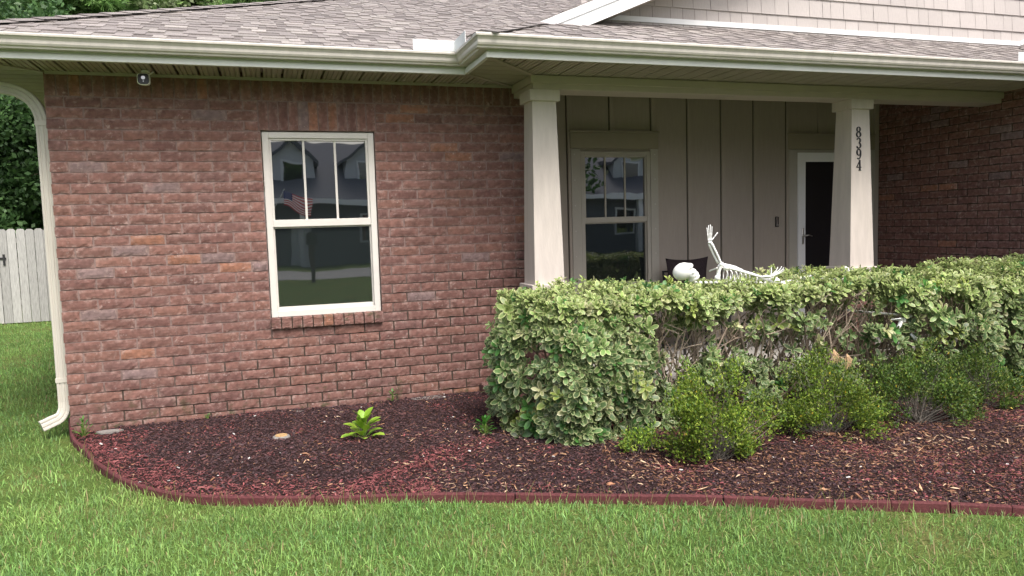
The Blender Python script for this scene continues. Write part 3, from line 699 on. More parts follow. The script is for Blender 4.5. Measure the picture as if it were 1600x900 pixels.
# porch chair with a dark cushion
ch = empty('porch_chair', (4.5, 7.2, .115), 'porch chair with a dark brown cushion, mostly hidden behind the hedge', 'chair')
m = MB(); m.box(4.2, 4.8, 6.95, 7.45, .50, .54, bev=.006); m.build('seat', M['black_metal'], ch)
for x in (4.22, 4.78):
    for y in (6.97, 7.43): m = MB(); m.tube([(x, y, .116), (x, y, .51)], .018, 8); m.build('leg', M['black_metal'], ch)
m = MB(); m.tube([(4.28, 7.43, .5), (4.28, 7.52, .98), (4.72, 7.52, .98), (4.72, 7.43, .5)], .016, 8)
for x in (4.36, 4.5, 4.64): m.tube([(x, 7.45, .52), (x, 7.52, .975)], .009, 6)
m.build('backrest', M['black_metal'], ch)
def pillow(cx, cy, cz, hx, hz, th, tilt=0):
    m = MB(); n = 14; vs = []; fs = []
    for s_ in (-1, 1):
        for i in range(n+1):
            for j in range(n+1):
                a, b_ = -1+2*i/n, -1+2*j/n
                k = (1-abs(a)**2.6)*(1-abs(b_)**2.6); pin = 1-.10*(1-abs(b_)**2)*abs(a)**3; pin2 = 1-.12*(1-abs(a)**2)*abs(b_)**3
                vs.append((cx+a*hx*pin, cy+s_*th*k**.6, cz+b_*hz*pin2))
        o_ = 0 if s_ < 0 else (n+1)**2
        for i in range(n):
            for j in range(n): fs.append((o_+i*(n+1)+j, o_+(i+1)*(n+1)+j, o_+(i+1)*(n+1)+j+1, o_+i*(n+1)+j+1))
    m.add(vs, fs); return m
cu = empty('cushion', (4.50, 7.38, .54), 'dark brown cushion leaning on the porch chair behind the white skeleton', 'cushion')
cu_ = pillow(4.50, 7.37, .90, .275, .24, .075).build('cushion_cover', M['cushion'], cu, True)

# ------------------------------------------------------------------ edging strips
def blen(pts):
    d = [0]
    for a, b_ in zip(pts, pts[1:]): d.append(d[-1]+math.hypot(b_[0]-a[0], b_[1]-a[1]))
    return d
from mathutils.geometry import interpolate_bezier
def smooth_curve(P, n=8):
    out = []
    for i in range(len(P)-1):
        p0, p1, p2, p3 = [np.array(P[max(0, min(len(P)-1, i+k))], float) for k in (-1, 0, 1, 2)]
        for j in range(n):
            t = j/n; out.append(tuple(.5*((2*p1)+(-p0+p2)*t+(2*p0-5*p1+4*p2-p3)*t*t+(-p0+3*p1-3*p2+p3)*t**3)))
    return out+[tuple(P[-1])]
CV = smooth_curve(BED[:24]); CL = np.array(blen(CV)); CVa = np.array(CV)
def at(s_): return Vector((np.interp(s_, CL, CVa[:, 0]), np.interp(s_, CL, CVa[:, 1]), 0))
s0 = CL[np.argmin(np.hypot(CVa[:, 0]-2.292, CVa[:, 1]-3.41))]
joints = [s0-1.14*k for k in range(1, 9) if s0-1.14*k > .25][::-1]+[s0]+[s0+1.14*k for k in range(1, 4)]
joints = [0.0]+joints
names = {}
NL = ['dark red rubber edging strip at the left house corner, tilted up at its end', 'dark red edging strip on the tight left curve of the mulch bed', 'dark red edging strip below the left end of the brick wall', 'dark red edging strip in front of the round stone marker', 'dark red edging strip in front of the small light green plant', 'dark red edging strip between the light green plant and the variegated hedge', 'dark red edging strip below the front left corner of the variegated hedge', 'dark red edging strip in front of the leftmost boxwood bush', 'dark red edging strip at the right, below the second boxwood bush', 'dark red edging strip at the lower right corner of the picture', 'dark red edging strip beyond the right side of the bed']
for i in range(len(joints)-1):
    a, b_ = joints[i]+.004, joints[i+1]-.004; nn = max(4, int((b_-a)/.06)); m = MB(); pr = [(-.016, -.03), (.016, -.03), (.014, .046), (.008, .054), (-.008, .054), (-.014, .046)]
    fr = []
    jit = random.uniform(-.003, .003)
    ss = [(a+(b_-a)*k/nn, 1) for k in range(nn+1)]
    for k in range(1, 4):
        q_ = a+(b_-a)*k/4; ss += [(q_-.004, 1), (q_-.0015, .72), (q_+.0015, .72), (q_+.004, 1)]
    for s_, sq in sorted(ss):
        p = at(s_); t = (at(s_+.02)-at(s_-.02)).normalized(); nrm = Vector((-t.y, t.x, 0))*sq; p = p-Vector((0, 0, (1-sq)*.015))
        lift = .075*max(0, 1-s_/.55)**1.4 if i == 0 else 0
        fr.append((p+Vector((0, 0, jit+lift+.003*math.sin(s_*5))), nrm, zz))
    m.sweep(pr, fr)
    o = m.build('edging_strip', M['rubber']); tag(o, NL[min(i, len(NL)-1)], 'edging strip', 'rubber edging strips round the mulch bed')

# ------------------------------------------------------------------ mulch chips
def chips(n, name, label, size, palette, reg, seed, mt, zoff=0.0, thick=.25, kind='stuff'):
    r = np.random.default_rng(seed); X = []; Y_ = []
    xs, ys = r.uniform(-1.5, 6.0, n*3), r.uniform(1.4, 6.6, n*3)
    ok = (ys > yb(xs)+.02) & (ys < np.where(xs < 1.79, 6.47, 5.78)) & reg(xs, ys, r); xs, ys = xs[ok][:n], ys[ok][:n]; n = len(xs)
    L = size[0]*np.exp(.35*r.standard_normal(n)); Wd = L*(r.uniform(.10, .28, n) if name == 'straw_chips' else r.uniform(.22, .5, n)); T = Wd*thick
    yaw_ = r.uniform(0, 6.283, n); pit_ = r.normal(0, .28, n); rol = r.normal(0, .4, n)
    B = np.array([(-1, -.55, 0), (-.2, -1, 0), (1, -.5, 0), (.85, .6, 0), (.1, 1, 0), (-.9, .5, 0)], float)
    Bn = len(B); P = np.zeros((n, 2*Bn, 3))
    jit = 1+.25*r.standard_normal((n, Bn, 1))
    P[:, :Bn, :2] = B[None, :, :2]*jit; P[:, Bn:, :2] = P[:, :Bn, :2]*.85; P[:, Bn:, 2] = 1
    P[:, :, 0] *= (L/2)[:, None]; P[:, :, 1] *= (Wd/2)[:, None]; P[:, :, 2] *= T[:, None]
    P[:, :, 2] += (P[:, :, 0]**2)*(r.normal(0, 6, n))[:, None]
    def rot(P, a, i, j):
        c, s_ = np.cos(a)[:, None], np.sin(a)[:, None]; A, B_ = P[:, :, i].copy(), P[:, :, j].copy(); P[:, :, i] = A*c-B_*s_; P[:, :, j] = A*s_+B_*c
    rot(P, pit_, 0, 2); rot(P, rol, 1, 2); rot(P, yaw_, 0, 1)
    P[:, :, 0] += xs[:, None]; P[:, :, 1] += ys[:, None]; P[:, :, 2] += (bedz(xs, ys)+zoff+r.uniform(0, .012, n))[:, None]
    base = (np.arange(n)*2*Bn)[:, None]
    top = (base+np.arange(Bn, 2*Bn)[None, :]); sides = np.concatenate([base+np.array([[i, (i+1) % Bn, Bn+(i+1) % Bn, Bn+i]]) for i in range(Bn)])
    col = palette(xs, ys, r, n)*(1.55 if name == 'mulch' else 1)*(1+.30*r.standard_normal((n, 1))); col = np.clip(col, .004, 1)
    C = np.ones((n, 2*Bn, 4)); C[:, :, :3] = col[:, None, :]
    o = meshobj(name, P.reshape(-1, 3), [top, sides], mt, None, C.reshape(-1, 4)); tag(o, label, 'mulch', kind=kind); return o
def nz2(x, y, f, s_=0): return np.sin(x*f+1.7*np.sin(y*f*.7+s_))*np.sin(y*f*1.1+1.3*np.sin(x*f*.6+s_*2))
def redness(x, y):
    d = (y-yb(x))
    # distance in plan to the edging
    dd = np.full(len(x), 9.)
    for p in CVa[::3]: dd = np.minimum(dd, np.hypot(x-p[0], y-p[1]))
    a = np.clip(1.15-dd/.38, 0, 1)*(x < .9)
    bnd = np.clip(1-np.abs((y-4.62)-(x-.85)*.5)/.22, 0, 1)*((x > .35) & (x < 1.45))
    c = .55*np.clip(1-np.abs(nz2(x, y, 2.1))*2, 0, 1)*(x > 2.2)
    return np.clip(np.maximum(np.maximum(a, bnd*.95), c)+.22*nz2(x, y, 7), 0, 1)
def pal(x, y, r, n):
    red = redness(x, y) > r.random(n)*.9
    dk = np.array([(.034, .022, .026), (.046, .028, .031), (.026, .018, .022), (.062, .034, .034), (.040, .031, .034)])[r.integers(0, 5, n)]
    rd = np.array([(.115, .036, .038), (.14, .044, .044), (.09, .030, .032), (.13, .050, .048)])[r.integers(0, 4, n)]
    br = (r.random(n) < np.where(x > 2.0, .22, .03))[:, None]
    dk = dk*np.array([(1.12, .98, .92)]); c = np.where(red[:, None], rd, dk); return np.where(br, np.array([(.12, .06, .035)]), c)
chips(120000, 'mulch', 'dark brown and brick red mulch covering the planting bed', (.0145,), pal, lambda x, y, r: np.ones(len(x), bool), 11, M['mulch'], 0, .3)
def strawreg(x, y, r):
    dens = .30+.9*np.clip(nz2(x, y, 1.9, 1), 0, 1)+.35*nz2(x, y, 5, 2)
    dens = dens*np.where(x < .1, .22, 1)*np.where(y > 5.4, .15, 1)
    dens = dens+2.2*np.exp(-((x-2.25)/.38)**2-((y-3.95)/.25)**2)+2.0*np.exp(-((x-3.6)/.6)**2-((y-3.65)/.2)**2)+1.0*np.exp(-((x-1.35)/.5)**2-((y-4.4)/.3)**2)
    return r.random(len(x)) < dens*.5
def strawpal(x, y, r, n): return np.array([(.45, .30, .19), (.37, .22, .125), (.54, .39, .26), (.28, .15, .09), (.22, .11, .06)])[r.integers(0, 5, n)]
chips(9500, 'straw_chips', 'pale dry wood slivers and leaf scraps scattered over the mulch', (.023,), strawpal, strawreg, 12, M['mulch'], .010, .2)
chips(160, 'pale_pebbles', 'small pale pebbles and crumbs lying in the mulch', (.014,), lambda x, y, r, n: np.tile([[.5, .48, .46]], (n, 1)), lambda x, y, r: np.ones(len(x), bool), 13, M['mulch'], .014, .8)

# ------------------------------------------------------------------ grass
def blades(n, x0, x1, y0, y1, hgt, wid, seed, name, label, reg=None, lean=.9, tone=1.0):
    r = np.random.default_rng(seed); x = r.uniform(x0, x1, n); y = r.uniform(y0, y1, n)
    ok = ~((x > -1.50) & (y > yb(x)-.012)) & ~((x > X0-.02) & (y > YA-.1)) & ~((x > -1.55) & (x < -1.49) & (y > 6.2))
    if reg is not None: ok &= reg(x, y, r)
    thin = nz2(x, y, 2.3, .4)+.6*nz2(x, y, 6.1, 2)
    bare = np.clip((x-1.2)/2, 0, 1)*np.clip(1.0-(yb(x)-y)/1.6, 0, 1)*.35+.10
    ok &= r.random(n) > np.clip(bare*(1+thin), 0, .8)
    x, y, thin = x[ok], y[ok], thin[ok]; n = len(x)
    h = hgt*np.exp(.38*r.standard_normal(n))*(1+.25*nz2(x, y, 3.1)+.15*nz2(x, y, 9, 1)); wd = wid*r.uniform(.5, 1.6, n)
    az = r.uniform(0, 6.283, n); ln = np.abs(r.normal(0, lean, n))+.12; ln2 = ln*r.uniform(1.1, 2.4, n)
    fx, fy = np.cos(az), np.sin(az); tw = az+1.5708+r.normal(0, .5, n); sx, sy = np.cos(tw), np.sin(tw)
    P = np.zeros((n, 5, 3)); ts = (0, .55, 1)
    mx = x+fx*np.sin(ln)*h*.55; my = y+fy*np.sin(ln)*h*.55; mz = np.cos(ln)*h*.55
    tx = mx+fx*np.sin(ln2)*h*.45; ty = my+fy*np.sin(ln2)*h*.45; tz = mz+np.cos(ln2)*h*.45
    P[:, 0] = np.stack([x-sx*wd/2, y-sy*wd/2, 0*x-.004], 1); P[:, 1] = np.stack([x+sx*wd/2, y+sy*wd/2, 0*x-.004], 1)
    P[:, 2] = np.stack([mx+sx*wd*.42, my+sy*wd*.42, mz], 1); P[:, 3] = np.stack([mx-sx*wd*.42, my-sy*wd*.42, mz], 1)
    P[:, 4] = np.stack([tx, ty, np.maximum(tz, .004)], 1)
    b_ = (np.arange(n)*5)[:, None]; Q = b_+np.array([[0, 1, 2, 3]]); T = b_+np.array([[3, 2, 4]])
    base = np.array([(.18, .335, .085), (.205, .365, .10), (.145, .29, .075), (.24, .385, .11), (.17, .31, .115)])[r.integers(0, 5, n)]
    yel = np.clip(.35-.35*(yb(x)-y)/.5, 0, .35)*(x < .6)*(x > -1.5)+.10+.12*thin       # yellower, lusher rim by the edging
    base = base*(1-np.clip(yel, 0, .6)[:, None])+np.array([(.37, .46, .13)])*np.clip(yel, 0, .6)[:, None]
    dry = (r.random(n) < .05+.06*np.clip(x-.5, 0, 2)/2+.30*np.clip(x-1.0, 0, 1)*np.exp(-(yb(x)-y)/.22)*(nz2(x, y, 4, 1) > -.1)); base = np.where(dry[:, None], np.array([(.34, .27, .14)]), base)
    pch = nz2(x, y, 1.3, 3)+.7*nz2(x, y, 4.2, 1)+.5*nz2(x, y, 11, 2); base = base*tone*1.08*(1+.15*pch[:, None])*(1+.20*r.standard_normal((n, 1)))
    C = np.ones((n, 5, 4)); C[:, :, :3] = np.clip(base, .01, .6)[:, None, :]
    o = meshobj(name, P.reshape(-1, 3), [Q, T], M['blade'], None, C.reshape(-1, 4)); tag(o, label, 'grass', kind='stuff'); return o
front = lambda x, y, r: (y > 1.0)
blades(250000, -3.2, 5.0, 1.2, 4.9, .038, .0038, 21, 'grass', 'mown green lawn grass in front of the mulch bed', lambda x, y, r: ((x < 0.2) | (y < 4.6)))
blades(175000, -6.2, -.6, 4.88, 16.2, .044, .0050, 22, 'grass', 'lawn grass running back along the left side of the house to the fence', lambda x, y, r: r.random(len(x)) < np.clip(1.25-(y-4.9)/12, .35, 1), tone=.9)
# tall stray seed stems along the edging
def stems():
    r = np.random.default_rng(5); m = MB()
    for i in range(150):
        s_ = r.uniform(.9, 6.6); p = at(s_); t = (at(s_+.02)-at(s_-.02)).normalized(); nrm = Vector((t.y, -t.x, 0)); p = p+nrm*r.uniform(.02, .10)
        h = r.uniform(.07, .15); a = r.uniform(-.5, .5); q = p+Vector((a*h*.7, r.uniform(-.4, .3)*h, h)); mid = (p+q)/2+Vector((0, 0, .01))
        c = random.choice([(.33, .30, .14, 1), (.20, .28, .07, 1), (.38, .30, .17, 1)])
        m.tube([p, mid, q], [.0016, .0013, .0008], 3, c, caps=False)
    o = m.build('grass_stems', M['blade']); tag(o, 'thin straw coloured grass stems leaning over the rubber edging', 'grass', kind='stuff')
stems()

# ------------------------------------------------------------------ leaves
def basis(nrm, r):
    """random tangent frame round each normal"""
    n = len(nrm); nrm = nrm/np.linalg.norm(nrm, axis=1, keepdims=True); a = r.standard_normal((n, 3)); t = np.cross(nrm, a); t /= np.linalg.norm(t, axis=1, keepdims=True)
    return t, np.cross(nrm, t), nrm
LT = np.array([0, .28, .6, .86, 1.0]); LW = np.array([.16, .55, 1.0, .80, .12])
def leaf_mesh(name, root, d, nrm, L, Wd, cmid, cedge, material, parent, curl=.22, edge=.60, cup=.12):
    """obovate leaves: root, direction d, normal nrm, arrays; five stations by four columns, rim coloured with cedge"""
    n = len(root); d = d/np.linalg.norm(d, axis=1, keepdims=True); s_ = np.cross(d, nrm); s_ /= np.linalg.norm(s_, axis=1, keepdims=True)+1e-9; nn = np.cross(s_, d)
    P = np.zeros((n, 5, 4, 3)); C = np.ones((n, 5, 4, 4))
    for i in range(5):
        c = root+d*(L*LT[i])[:, None]-nn*(curl*L*LT[i]**2)[:, None]
        for j, a in enumerate((-1, -edge, edge, 1)):
            P[:, i, j] = c+s_*(Wd/2*LW[i]*a)[:, None]+nn*(abs(a)*cup*Wd*LW[i])[:, None]
            C[:, i, j, :3] = cedge if (abs(a) == 1 or i == 4) else cmid
    b_ = (np.arange(n)*20)[:, None]; F = np.concatenate([b_+np.array([[i*4+j, i*4+j+1, (i+1)*4+j+1, (i+1)*4+j]]) for i in range(4) for j in range(3)])
    return meshobj(name, P.reshape(-1, 3), F, material, parent, C.reshape(-1, 4), smooth=True)
def rosettes(P, N, r, L0, nl=(6, 10)):
    """whorls of leaves at the ends of shoots"""
    t, b_, n = basis(N, r); R0, D, NN, LL, ID = [], [], [], [], []
    cnt = r.integers(nl[0], nl[1]+1, len(P))
    for k in range(nl[1]):
        ok = cnt > k; m = ok.sum(); a = (k*2.4+r.uniform(0, .5, m)); tilt = np.clip(.45+.13*k+.15*r.standard_normal(m), .2, 1.65)[:, None]
        rad = t[ok]*np.cos(a)[:, None]+b_[ok]*np.sin(a)[:, None]; d = n[ok]*np.cos(tilt)+rad*np.sin(tilt); up_ = n[ok]*np.sin(tilt)-rad*np.cos(tilt)
        R0.append(P[ok]-n[ok]*(.004*k)); D.append(d); NN.append(up_); LL.append(L0[ok]*(.62+.38*min(1, k/4))*r.uniform(.65, 1.3, m)); ID.append(np.where(ok)[0])
    return [np.concatenate(q) for q in (R0, D, NN, LL, ID)]

# ---- variegated hedge
r = np.random.default_rng(31)
def hfront(x): return 4.66+.05*np.sin(x*2.1)+.03*np.sin(x*5.7+1)-.10*np.clip((x-4.6)/.8, 0, 1)
def htop(x, y): return 1.043+.025*np.sin(x*3+1)+.02*np.sin(x*7+y*3)+.008*np.clip((x-4.3)/.5, 0, 1)
XH0, XH1, YH1 = 1.62, 7.1, 5.52
Pl, Nl, Sz = [], [], []
def addp(P, N, s_): Pl.append(P); Nl.append(N); Sz.append(s_)
n = 2300   # top
x = r.uniform(XH0+.05, XH1, n); y = hfront(x)+.02+r.random(n)*(YH1-hfront(x)); y = np.maximum(y, 4.62+np.clip(1.9-x, 0, 1)*1.1); z = htop(x, y)-np.abs(r.normal(0, .035, n))+.02*(r.random(n) < .1)
edge_ = np.clip(1-(y-hfront(x))/.15, 0, 1); z -= .07*edge_**2
addp(np.stack([x, y, z], 1), np.stack([r.normal(0, .35, n), -.25-.6*edge_+r.normal(0, .3, n), np.ones(n)], 1), r.uniform(.040, .058, n))
n = 1350   # upper front band
x = r.uniform(XH0+.1, XH1, n); z = htop(x, 4.6)-.04-np.abs(r.normal(0, 1, n))*np.where((x > 2.35) & (x < 4.55), .055+.03*np.sin(x*9), .10); y = hfront(x)+np.clip(1.9-x, 0, 1)*.9+np.abs(r.normal(0, .05, n))
addp(np.stack([x, y, z], 1), np.stack([r.normal(0, .4, n), -1+r.normal(0, .3, n), .75+r.normal(0, .3, n)], 1), r.uniform(.044, .064, n))
n = 1350   # the full left end down to the ground
x = 1.60+1.0*r.random(n)**.9; z = .07+r.random(n)*.88; keep = r.random(n) < np.clip(1.2-(x-2.1)/.35, .0, 1); x, z = x[keep], z[keep]; n = len(x)
bul = .10*np.sin((z-.05)/.95*math.pi)-.07*np.clip((z-.75)/.2, 0, 1)**2; y = hfront(x)+.03-bul+np.clip(1.86-x, 0, 1)**1*1.25+np.abs(r.normal(0, .04, n))-.10*np.clip((.35-z)/.35, 0, 1)*(x > 1.8)
nx = np.where(x < 1.9, -.7, 0); addp(np.stack([x-.05*(z > .2)*(x < 1.7), y, z], 1), np.stack([nx+r.normal(0, .35, n), -1+r.normal(0, .3, n), .45+r.normal(0, .35, n)], 1), r.uniform(.052, .084, n))
n = 520    # left face, looking towards the window wall
y = r.uniform(4.75, 5.5, n); z = .06+r.random(n)*.94; x = 1.62+.05*np.abs(r.normal(0, 1, n))-.05*np.sin(z*3)+.10*np.clip(5.0-y, 0, 1)+.06*(z > .8)
addp(np.stack([x, y, z], 1), np.stack([-1+r.normal(0, .3, n), -.3+r.normal(0, .4, n), .5+r.normal(0, .3, n)], 1), r.uniform(.046, .074, n))
def clump(cx, cy, cz, rx, rz, m_, s0_=.045, s1_=.072):
    m = int(m_*.55); a = r.normal(0, .5, (m, 3)); P = np.stack([cx+a[:, 0]*rx, cy+np.abs(a[:, 1])*.10, cz+a[:, 2]*rz], 1)
    addp(P, np.stack([a[:, 0]*.6+r.normal(0, .3, m), -1+r.normal(0, .3, m), .5+r.normal(0, .4, m)], 1), r.uniform(s0_, s1_, m))
for (cx, cz, rx, rz, m) in ((2.75, .30, .30, .22, 150), (3.1, .42, .22, .14, 120), (3.05, .60, .08, .07, 14), (3.38, .45, .16, .12, 70), (2.62, .55, .08, .14, 34), (3.55, .74, .10, .07, 22), (3.9, .74, .25, .05, 34), (3.75, .36, .3, .12, 80), (4.25, .30, .3, .12, 70), (3.3, .76, .10, .04, 12), (4.45, .62, .2, .07, 34), (3.55, .25, .2, .12, 50), (2.9, .82, .25, .04, 24), (4.1, .52, .08, .08, 16)):
    clump(cx, 4.70, cz, rx, rz, m)
n = 1100   # fuller right end
x = r.uniform(4.45, 7.0, n); z = .12+r.random(n)*.86; keep = r.random(n) < np.clip((x-4.5)/.45, 0, 1)*np.clip(1.3-.4*(z < .5), 0, 1); x, z = x[keep], z[keep]; n = len(x)
y = hfront(x)-.09*np.sin(z*3.0)+np.abs(r.normal(0, .05, n)); addp(np.stack([x, y, z], 1), np.stack([r.normal(0, .4, n), -1+r.normal(0, .3, n), .5+r.normal(0, .35, n)], 1), r.uniform(.052, .080, n))
n = 500    # sparse leaves inside and at the back
x = r.uniform(1.7, 7, n); y = r.uniform(5.0, 5.55, n); z = r.uniform(.6, .95, n); addp(np.stack([x, y, z], 1), np.stack([r.normal(0, .4, n), r.normal(.4, .4, n), .7+0*x], 1), r.uniform(.036, .05, n))
P = np.concatenate(Pl); N = np.concatenate(Nl); SZ = np.concatenate(Sz)
# lumps and hollows: the surface swells and sinks, and hollows lose their shoots
lump = nz2(P[:, 0], P[:, 2]+.3*P[:, 1], 8.0, 1)+.6*nz2(P[:, 0]+.7, P[:, 2]*1.2, 15.0, 2)
P[:, 1] += .16*np.clip(1-(P[:, 0]-1.60)/.42, 0, 1)**2*(P[:, 1] < 5.0); P += r.normal(0, .016, P.shape); P[:, 1] -= .060*lump*(P[:, 2] < .98); P[:, 2] += .018*lump*(P[:, 2] >= .9)
kp = (lump > -.50) | (r.random(len(P)) < .15) | (P[:, 2] > .97); P, N, SZ = P[kp], N[kp], SZ[kp]
# shaded older leaves deep inside
n = 420; x = r.uniform(2.3, 7, n); y = r.uniform(5.15, 5.6, n); z = r.uniform(.08, .9, n); P = np.concatenate([P, np.stack([x, y, z], 1)]); N = np.concatenate([N, np.stack([r.normal(0, .4, n), -1+r.normal(0, .4, n), .3+r.normal(0, .3, n)], 1)]); SZ = np.concatenate([SZ, r.uniform(.05, .075, n)])
# upright new shoots on top
n = 240; x = r.uniform(1.8, 7, n); y = r.uniform(4.75, 5.5, n); z = htop(x, y)+r.uniform(.02, .055, n); P = np.concatenate([P, np.stack([x, y, z], 1)]); N = np.concatenate([N, np.stack([r.normal(0, .3, n), r.normal(0, .3, n), np.ones(n)], 1)]); SZ = np.concatenate([SZ, r.uniform(.03, .04, n)])
root, d, nn, L, idd = rosettes(P, N, r, SZ)
nl = len(root); hz = root[:, 2]
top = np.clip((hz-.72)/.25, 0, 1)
# whole shoots vary: most are grey green with cream rims, a few plain bright green, a few cream
kindr = r.random(len(P)); patch = nz2(P[:, 0], P[:, 2]*1.4+P[:, 1]*.5, 5.0)
plain = (kindr < .05)[idd] | ((np.abs(P[:, 0]-5.0)+np.abs(P[:, 2]-1.0) < .12) & (kindr < .7))[idd]
cream = (kindr > .95)[idd]; yellow = ((patch > .75) & (kindr > .5))[idd]
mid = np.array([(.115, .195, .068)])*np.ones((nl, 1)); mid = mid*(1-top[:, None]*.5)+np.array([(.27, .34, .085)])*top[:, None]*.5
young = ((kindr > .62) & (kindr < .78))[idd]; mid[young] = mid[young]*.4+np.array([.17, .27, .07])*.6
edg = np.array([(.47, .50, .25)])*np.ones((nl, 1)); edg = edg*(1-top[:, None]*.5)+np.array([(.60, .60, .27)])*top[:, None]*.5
mid[plain] = (.06, .17, .035); edg[plain] = (.08, .20, .045)
mid[cream] = (.36, .38, .17); edg[cream] = (.6, .57, .36); mid[yellow] = (.22, .30, .06); edg[yellow] = (.50, .50, .20)
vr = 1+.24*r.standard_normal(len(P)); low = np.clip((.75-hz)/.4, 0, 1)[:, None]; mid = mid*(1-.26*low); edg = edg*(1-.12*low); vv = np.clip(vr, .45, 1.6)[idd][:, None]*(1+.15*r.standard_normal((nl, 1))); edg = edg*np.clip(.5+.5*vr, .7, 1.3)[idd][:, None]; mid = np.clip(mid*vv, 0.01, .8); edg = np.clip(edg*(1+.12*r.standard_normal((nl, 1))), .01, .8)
hedge = empty('hedge', (4.0, 5.1, 0), 'long clipped hedge of cream and green variegated leaves in front of the porch', 'hedge')
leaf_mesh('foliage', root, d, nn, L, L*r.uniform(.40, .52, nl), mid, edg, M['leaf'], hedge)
# branches
m = MB(); rb = random.Random(9)
BC = [(.30, .235, .18, 1), (.38, .31, .245, 1), (.22, .17, .13, 1), (.44, .36, .28, 1)]
def limb(p, q, r0, r1, bow=.05, n=5):
    p, q = Vector(p), Vector(q); out = []
    o1 = Vector((rb.gauss(0, bow), rb.gauss(0, bow), rb.gauss(0, bow*.3)))
    for i in range(n+1):
        t = i/n; out.append(p.lerp(q, t)+o1*math.sin(t*math.pi)+Vector((rb.gauss(0, .004), rb.gauss(0, .004), 0)))
    m.tube(out, [r0+(r1-r0)*i/n for i in range(n+1)], 5, rb.choice(BC)); return out
x = 2.12
while x < 7.0:
    base = (x, 4.98+rb.uniform(-.15, .15), .02)
    for k in range(rb.randint(9, 13)):
        e = (x+rb.uniform(-.42, .42), rb.uniform(4.70, 5.2), rb.uniform(.66, .9)); s1 = (x+rb.uniform(-.07, .07), base[1]+rb.uniform(-.06, .06), .02)
        pts = limb(s1, e, rb.uniform(.006, .012), .005, .06)
        for j in range(rb.randint(4, 6)):
            a = pts[rb.randint(2, 5)]; e2 = (a.x+rb.uniform(-.16, .16), a.y+rb.uniform(-.20, .04), min(a.z+rb.uniform(.05, .28), .98)); p2 = limb(a, e2, .0042, .0022, .02, 3)
            if rb.random() < .6: a = p2[2]; limb(a, (a.x+rb.uniform(-.08, .08), a.y-rb.uniform(-.02, .08), min(a.z+rb.uniform(.02, .14), .99)), .0025, .0016, .01, 2)
    x += rb.uniform(.24, .34)
m.build('branches', M['twig'], hedge)

